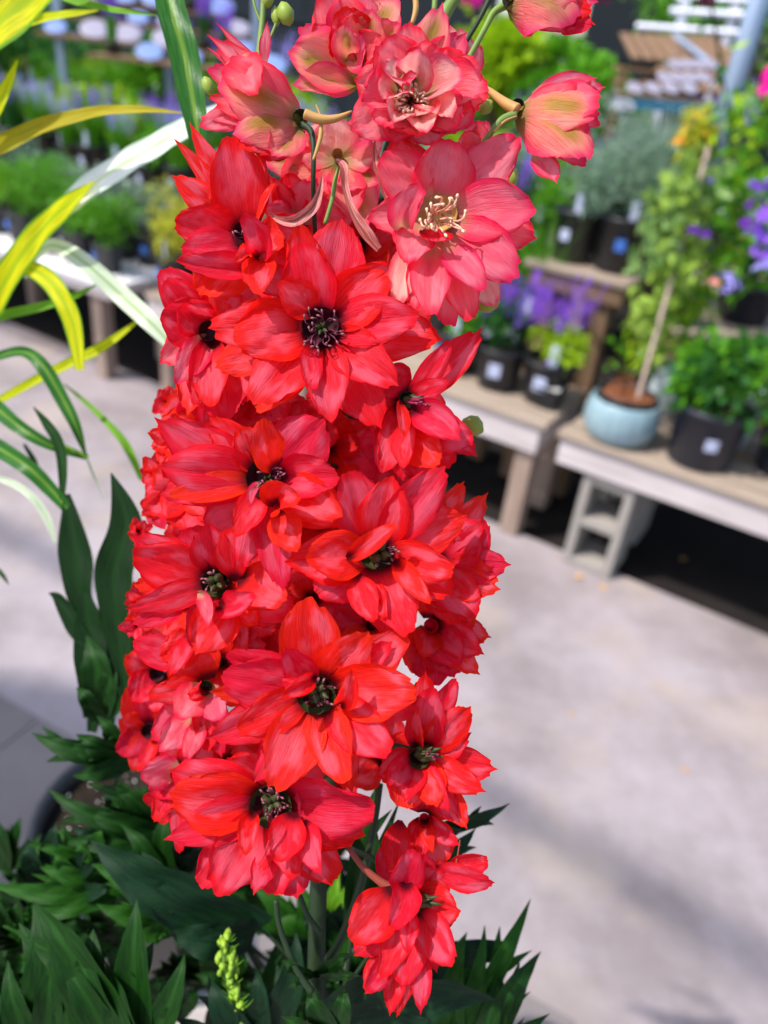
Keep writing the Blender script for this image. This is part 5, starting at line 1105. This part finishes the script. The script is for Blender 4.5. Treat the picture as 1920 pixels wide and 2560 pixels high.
for i, (py, dep, m_) in enumerate([(176, 5.3, SLATW), (209, 5.0, SLATW), (237, 4.8, SLATW)]):
    a, b = P(1540, py+2, dep), P(1850, py+10, dep); zz = min(P(1650, py, dep).z, 9)-.002; a.z = b.z = zz; dvec = (b-a).normalized(); nn = Vector((-dvec.y, dvec.x, 0))*.12
    V = [a-nn, b-nn, b+nn, a+nn]; V += [v-Vector((0, 0, .02)) for v in V]; mb = MB(); mb.add(V, [(0, 1, 2, 3), (7, 6, 5, 4), (0, 4, 5, 1), (1, 5, 6, 2), (2, 6, 7, 3), (3, 7, 4, 0)]); addw(mb, 'shelf', m_, rk2)
a, b = P(1530, 243, 4.7), P(1790, 258, 4.7); mb = slab4(a, b, b-Vector((0, 0, .06)), a-Vector((0, 0, .06)), .02, 1, 0); addw(mb, 'front_board', TEAL, rk2)
for px in (1545, 1835):
    q = P(px, 235, 4.9); mb = MB(); mb.box((q.x, q.y, q.z/2), (.05, .05, q.z)); addw(mb, 'leg', BROWNW, rk2)
# dark shed wall and hedge far behind
DARKW = plain('dark_shed_cladding', (.012, .018, .024), .8, .2, noise=.5, nscale=2, stretch=(6, 6, .3))
def wallbox(name, t0, t1, n, h, m, label, cat):
    o = empty(name, B((t0+t1)/2, n), BANG); tag(o, label, cat); L = t1-t0; k = int(L/1.0)
    mb = MB()
    for i in range(k): mb.box((-L/2+(i+.5)*L/k, 0, h/2), (L/k-.02, .05, h))
    mb.build('cladding', m, o); mb = MB(); mb.box((0, -.045, h*.6), (L, .03, .12)); mb.build('rail', m, o); return o
wallbox('shed', -30, -6, 11, 3.2, DARKW, 'dark shed wall behind the far-left benches', 'shed')
wallbox('shed', -5, 4, 12.5, 3.2, DARKW, 'dark shed wall behind the middle racks', 'shed')
def tree(px, py, dep, r_, h_, label, g, seed):
    q = P(px, py, dep); o = empty('shrub_tree', (q.x, q.y, 0)); tag(o, label, 'tree'); rr = np.random.RandomState(seed)
    mb = MB(); mb.tube([(0, 0, 0), (.05, 0, q.z*.5), (0, .05, q.z)], [.07, .05, .03], 8)
    for i in range(5): a = i*1.3; mb.tube([(0, 0, q.z*.5), (r_*.4*math.cos(a), r_*.4*math.sin(a), q.z*.85), (r_*.7*math.cos(a), r_*.7*math.sin(a), q.z+h_*.2)], [.035, .02, .008], 6)
    mb.build('trunk', BROWNW, o, True)
    V, F, UV = bushy(seed, r_, h_*1.6, 2600, .11, .07, z0=q.z-h_*.8); mobj('crown', V, F, g, o, False, uv=UV)
tree(60, 175, 7.5, .8, .7, 'dark green bushy tree at the far left behind the benches', GREENS[1], 71)
tree(1290, 170, 6.2, .55, .42, 'bright green shrub with white blossoms above the trumpet flower', GREENS[2], 72)
tree(1440, 230, 6.0, .5, .40, 'green leafy shrub in the middle distance right of the blooms', GREENS[0], 73)
tree(1820, 50, 12, 1.6, 1.2, 'green tree seen through the white rails', GREENS[0], 74)
tree(420, 190, 6.6, .4, .30, 'small green shrub by the blue dishes behind the long blade', GREENS[0], 75)
# overhead shade-house beams (outside the picture, they throw the soft bands on the path)
def shadow_beam(p0, p1, z, w_, label):
    z *= 2.6; a = G(*p0)+sd*(z/sd.z); b = G(*p1)+sd*(z/sd.z); d_ = (b-a); c_ = (a+b)/2
    mb = MB(); mb.box((0, 0, 0), (d_.length*2.6, w_, .05), 0, .004); o = mb.build('overhead_beam', GALV); o.location = c_; o.rotation_euler = (0, 0, math.atan2(d_.y, d_.x)); tag(o, label, 'beam', 'overhead beams of the shade house'); o['kind'] = 'structure'
shadow_beam((1200, 1975), (1640, 2240), 2.9, .065, 'steel shade-house beam over the path')
shadow_beam((60, 830), (440, 975), 2.9, .065, 'steel shade-house beam over the far path')
shadow_beam((0, 1330), (300, 1480), 2.9, .065, 'steel shade-house beam over the near path')

NET, n_, l_, p_ = mat('shade_net')
p_.inputs['Base Color'].default_value = (.08, .10, .09, 1); p_.inputs['Roughness'].default_value = .8
tr_ = n_.new('ShaderNodeBsdfTransparent'); mx_ = n_.new('ShaderNodeMixShader'); mx_.inputs[0].default_value = .10
l_.new(p_.outputs[0], mx_.inputs[2]); l_.new(tr_.outputs[0], mx_.inputs[1]); l_.new(mx_.outputs[0], [x for x in n_ if x.type == 'OUTPUT_MATERIAL'][0].inputs[0])
def net(cx, cy, w_, h_, z, label, solid=False):
    V = []; F = []; k = 8
    for j in range(k+1):
        for i in range(k+1): V.append((cx-w_/2+w_*i/k, cy-h_/2+h_*j/k, z+.03*math.sin(i*.9)*math.cos(j*.7)))
    F = [(j*(k+1)+i, j*(k+1)+i+1, (j+1)*(k+1)+i+1, (j+1)*(k+1)+i) for j in range(k) for i in range(k)]
    o = mobj('added_shade_cloth', V, F, CLOTH if solid else NET); tag(o, label, 'added shade cloth')
CLOTH = plain('added_black_cloth', (.03, .035, .035), .9, .1)
_o = sd*(7.0/sd.z)
net(-1.75+_o.x, 1.02+_o.y, 2.8, 1.15, 7.0, 'unseen dark shade cloth added overhead to darken the lower-left ground', True)  # out-of-view cloth added only to shade the lower-left ground

PAVE = plain('shade_toned_paver', (.22, .19, .185), .75, .25, noise=.6, nscale=5, col2=(.12, .105, .10), bump=.4)  # jointed pavers, their colour darkened to deepen the shade on this ground
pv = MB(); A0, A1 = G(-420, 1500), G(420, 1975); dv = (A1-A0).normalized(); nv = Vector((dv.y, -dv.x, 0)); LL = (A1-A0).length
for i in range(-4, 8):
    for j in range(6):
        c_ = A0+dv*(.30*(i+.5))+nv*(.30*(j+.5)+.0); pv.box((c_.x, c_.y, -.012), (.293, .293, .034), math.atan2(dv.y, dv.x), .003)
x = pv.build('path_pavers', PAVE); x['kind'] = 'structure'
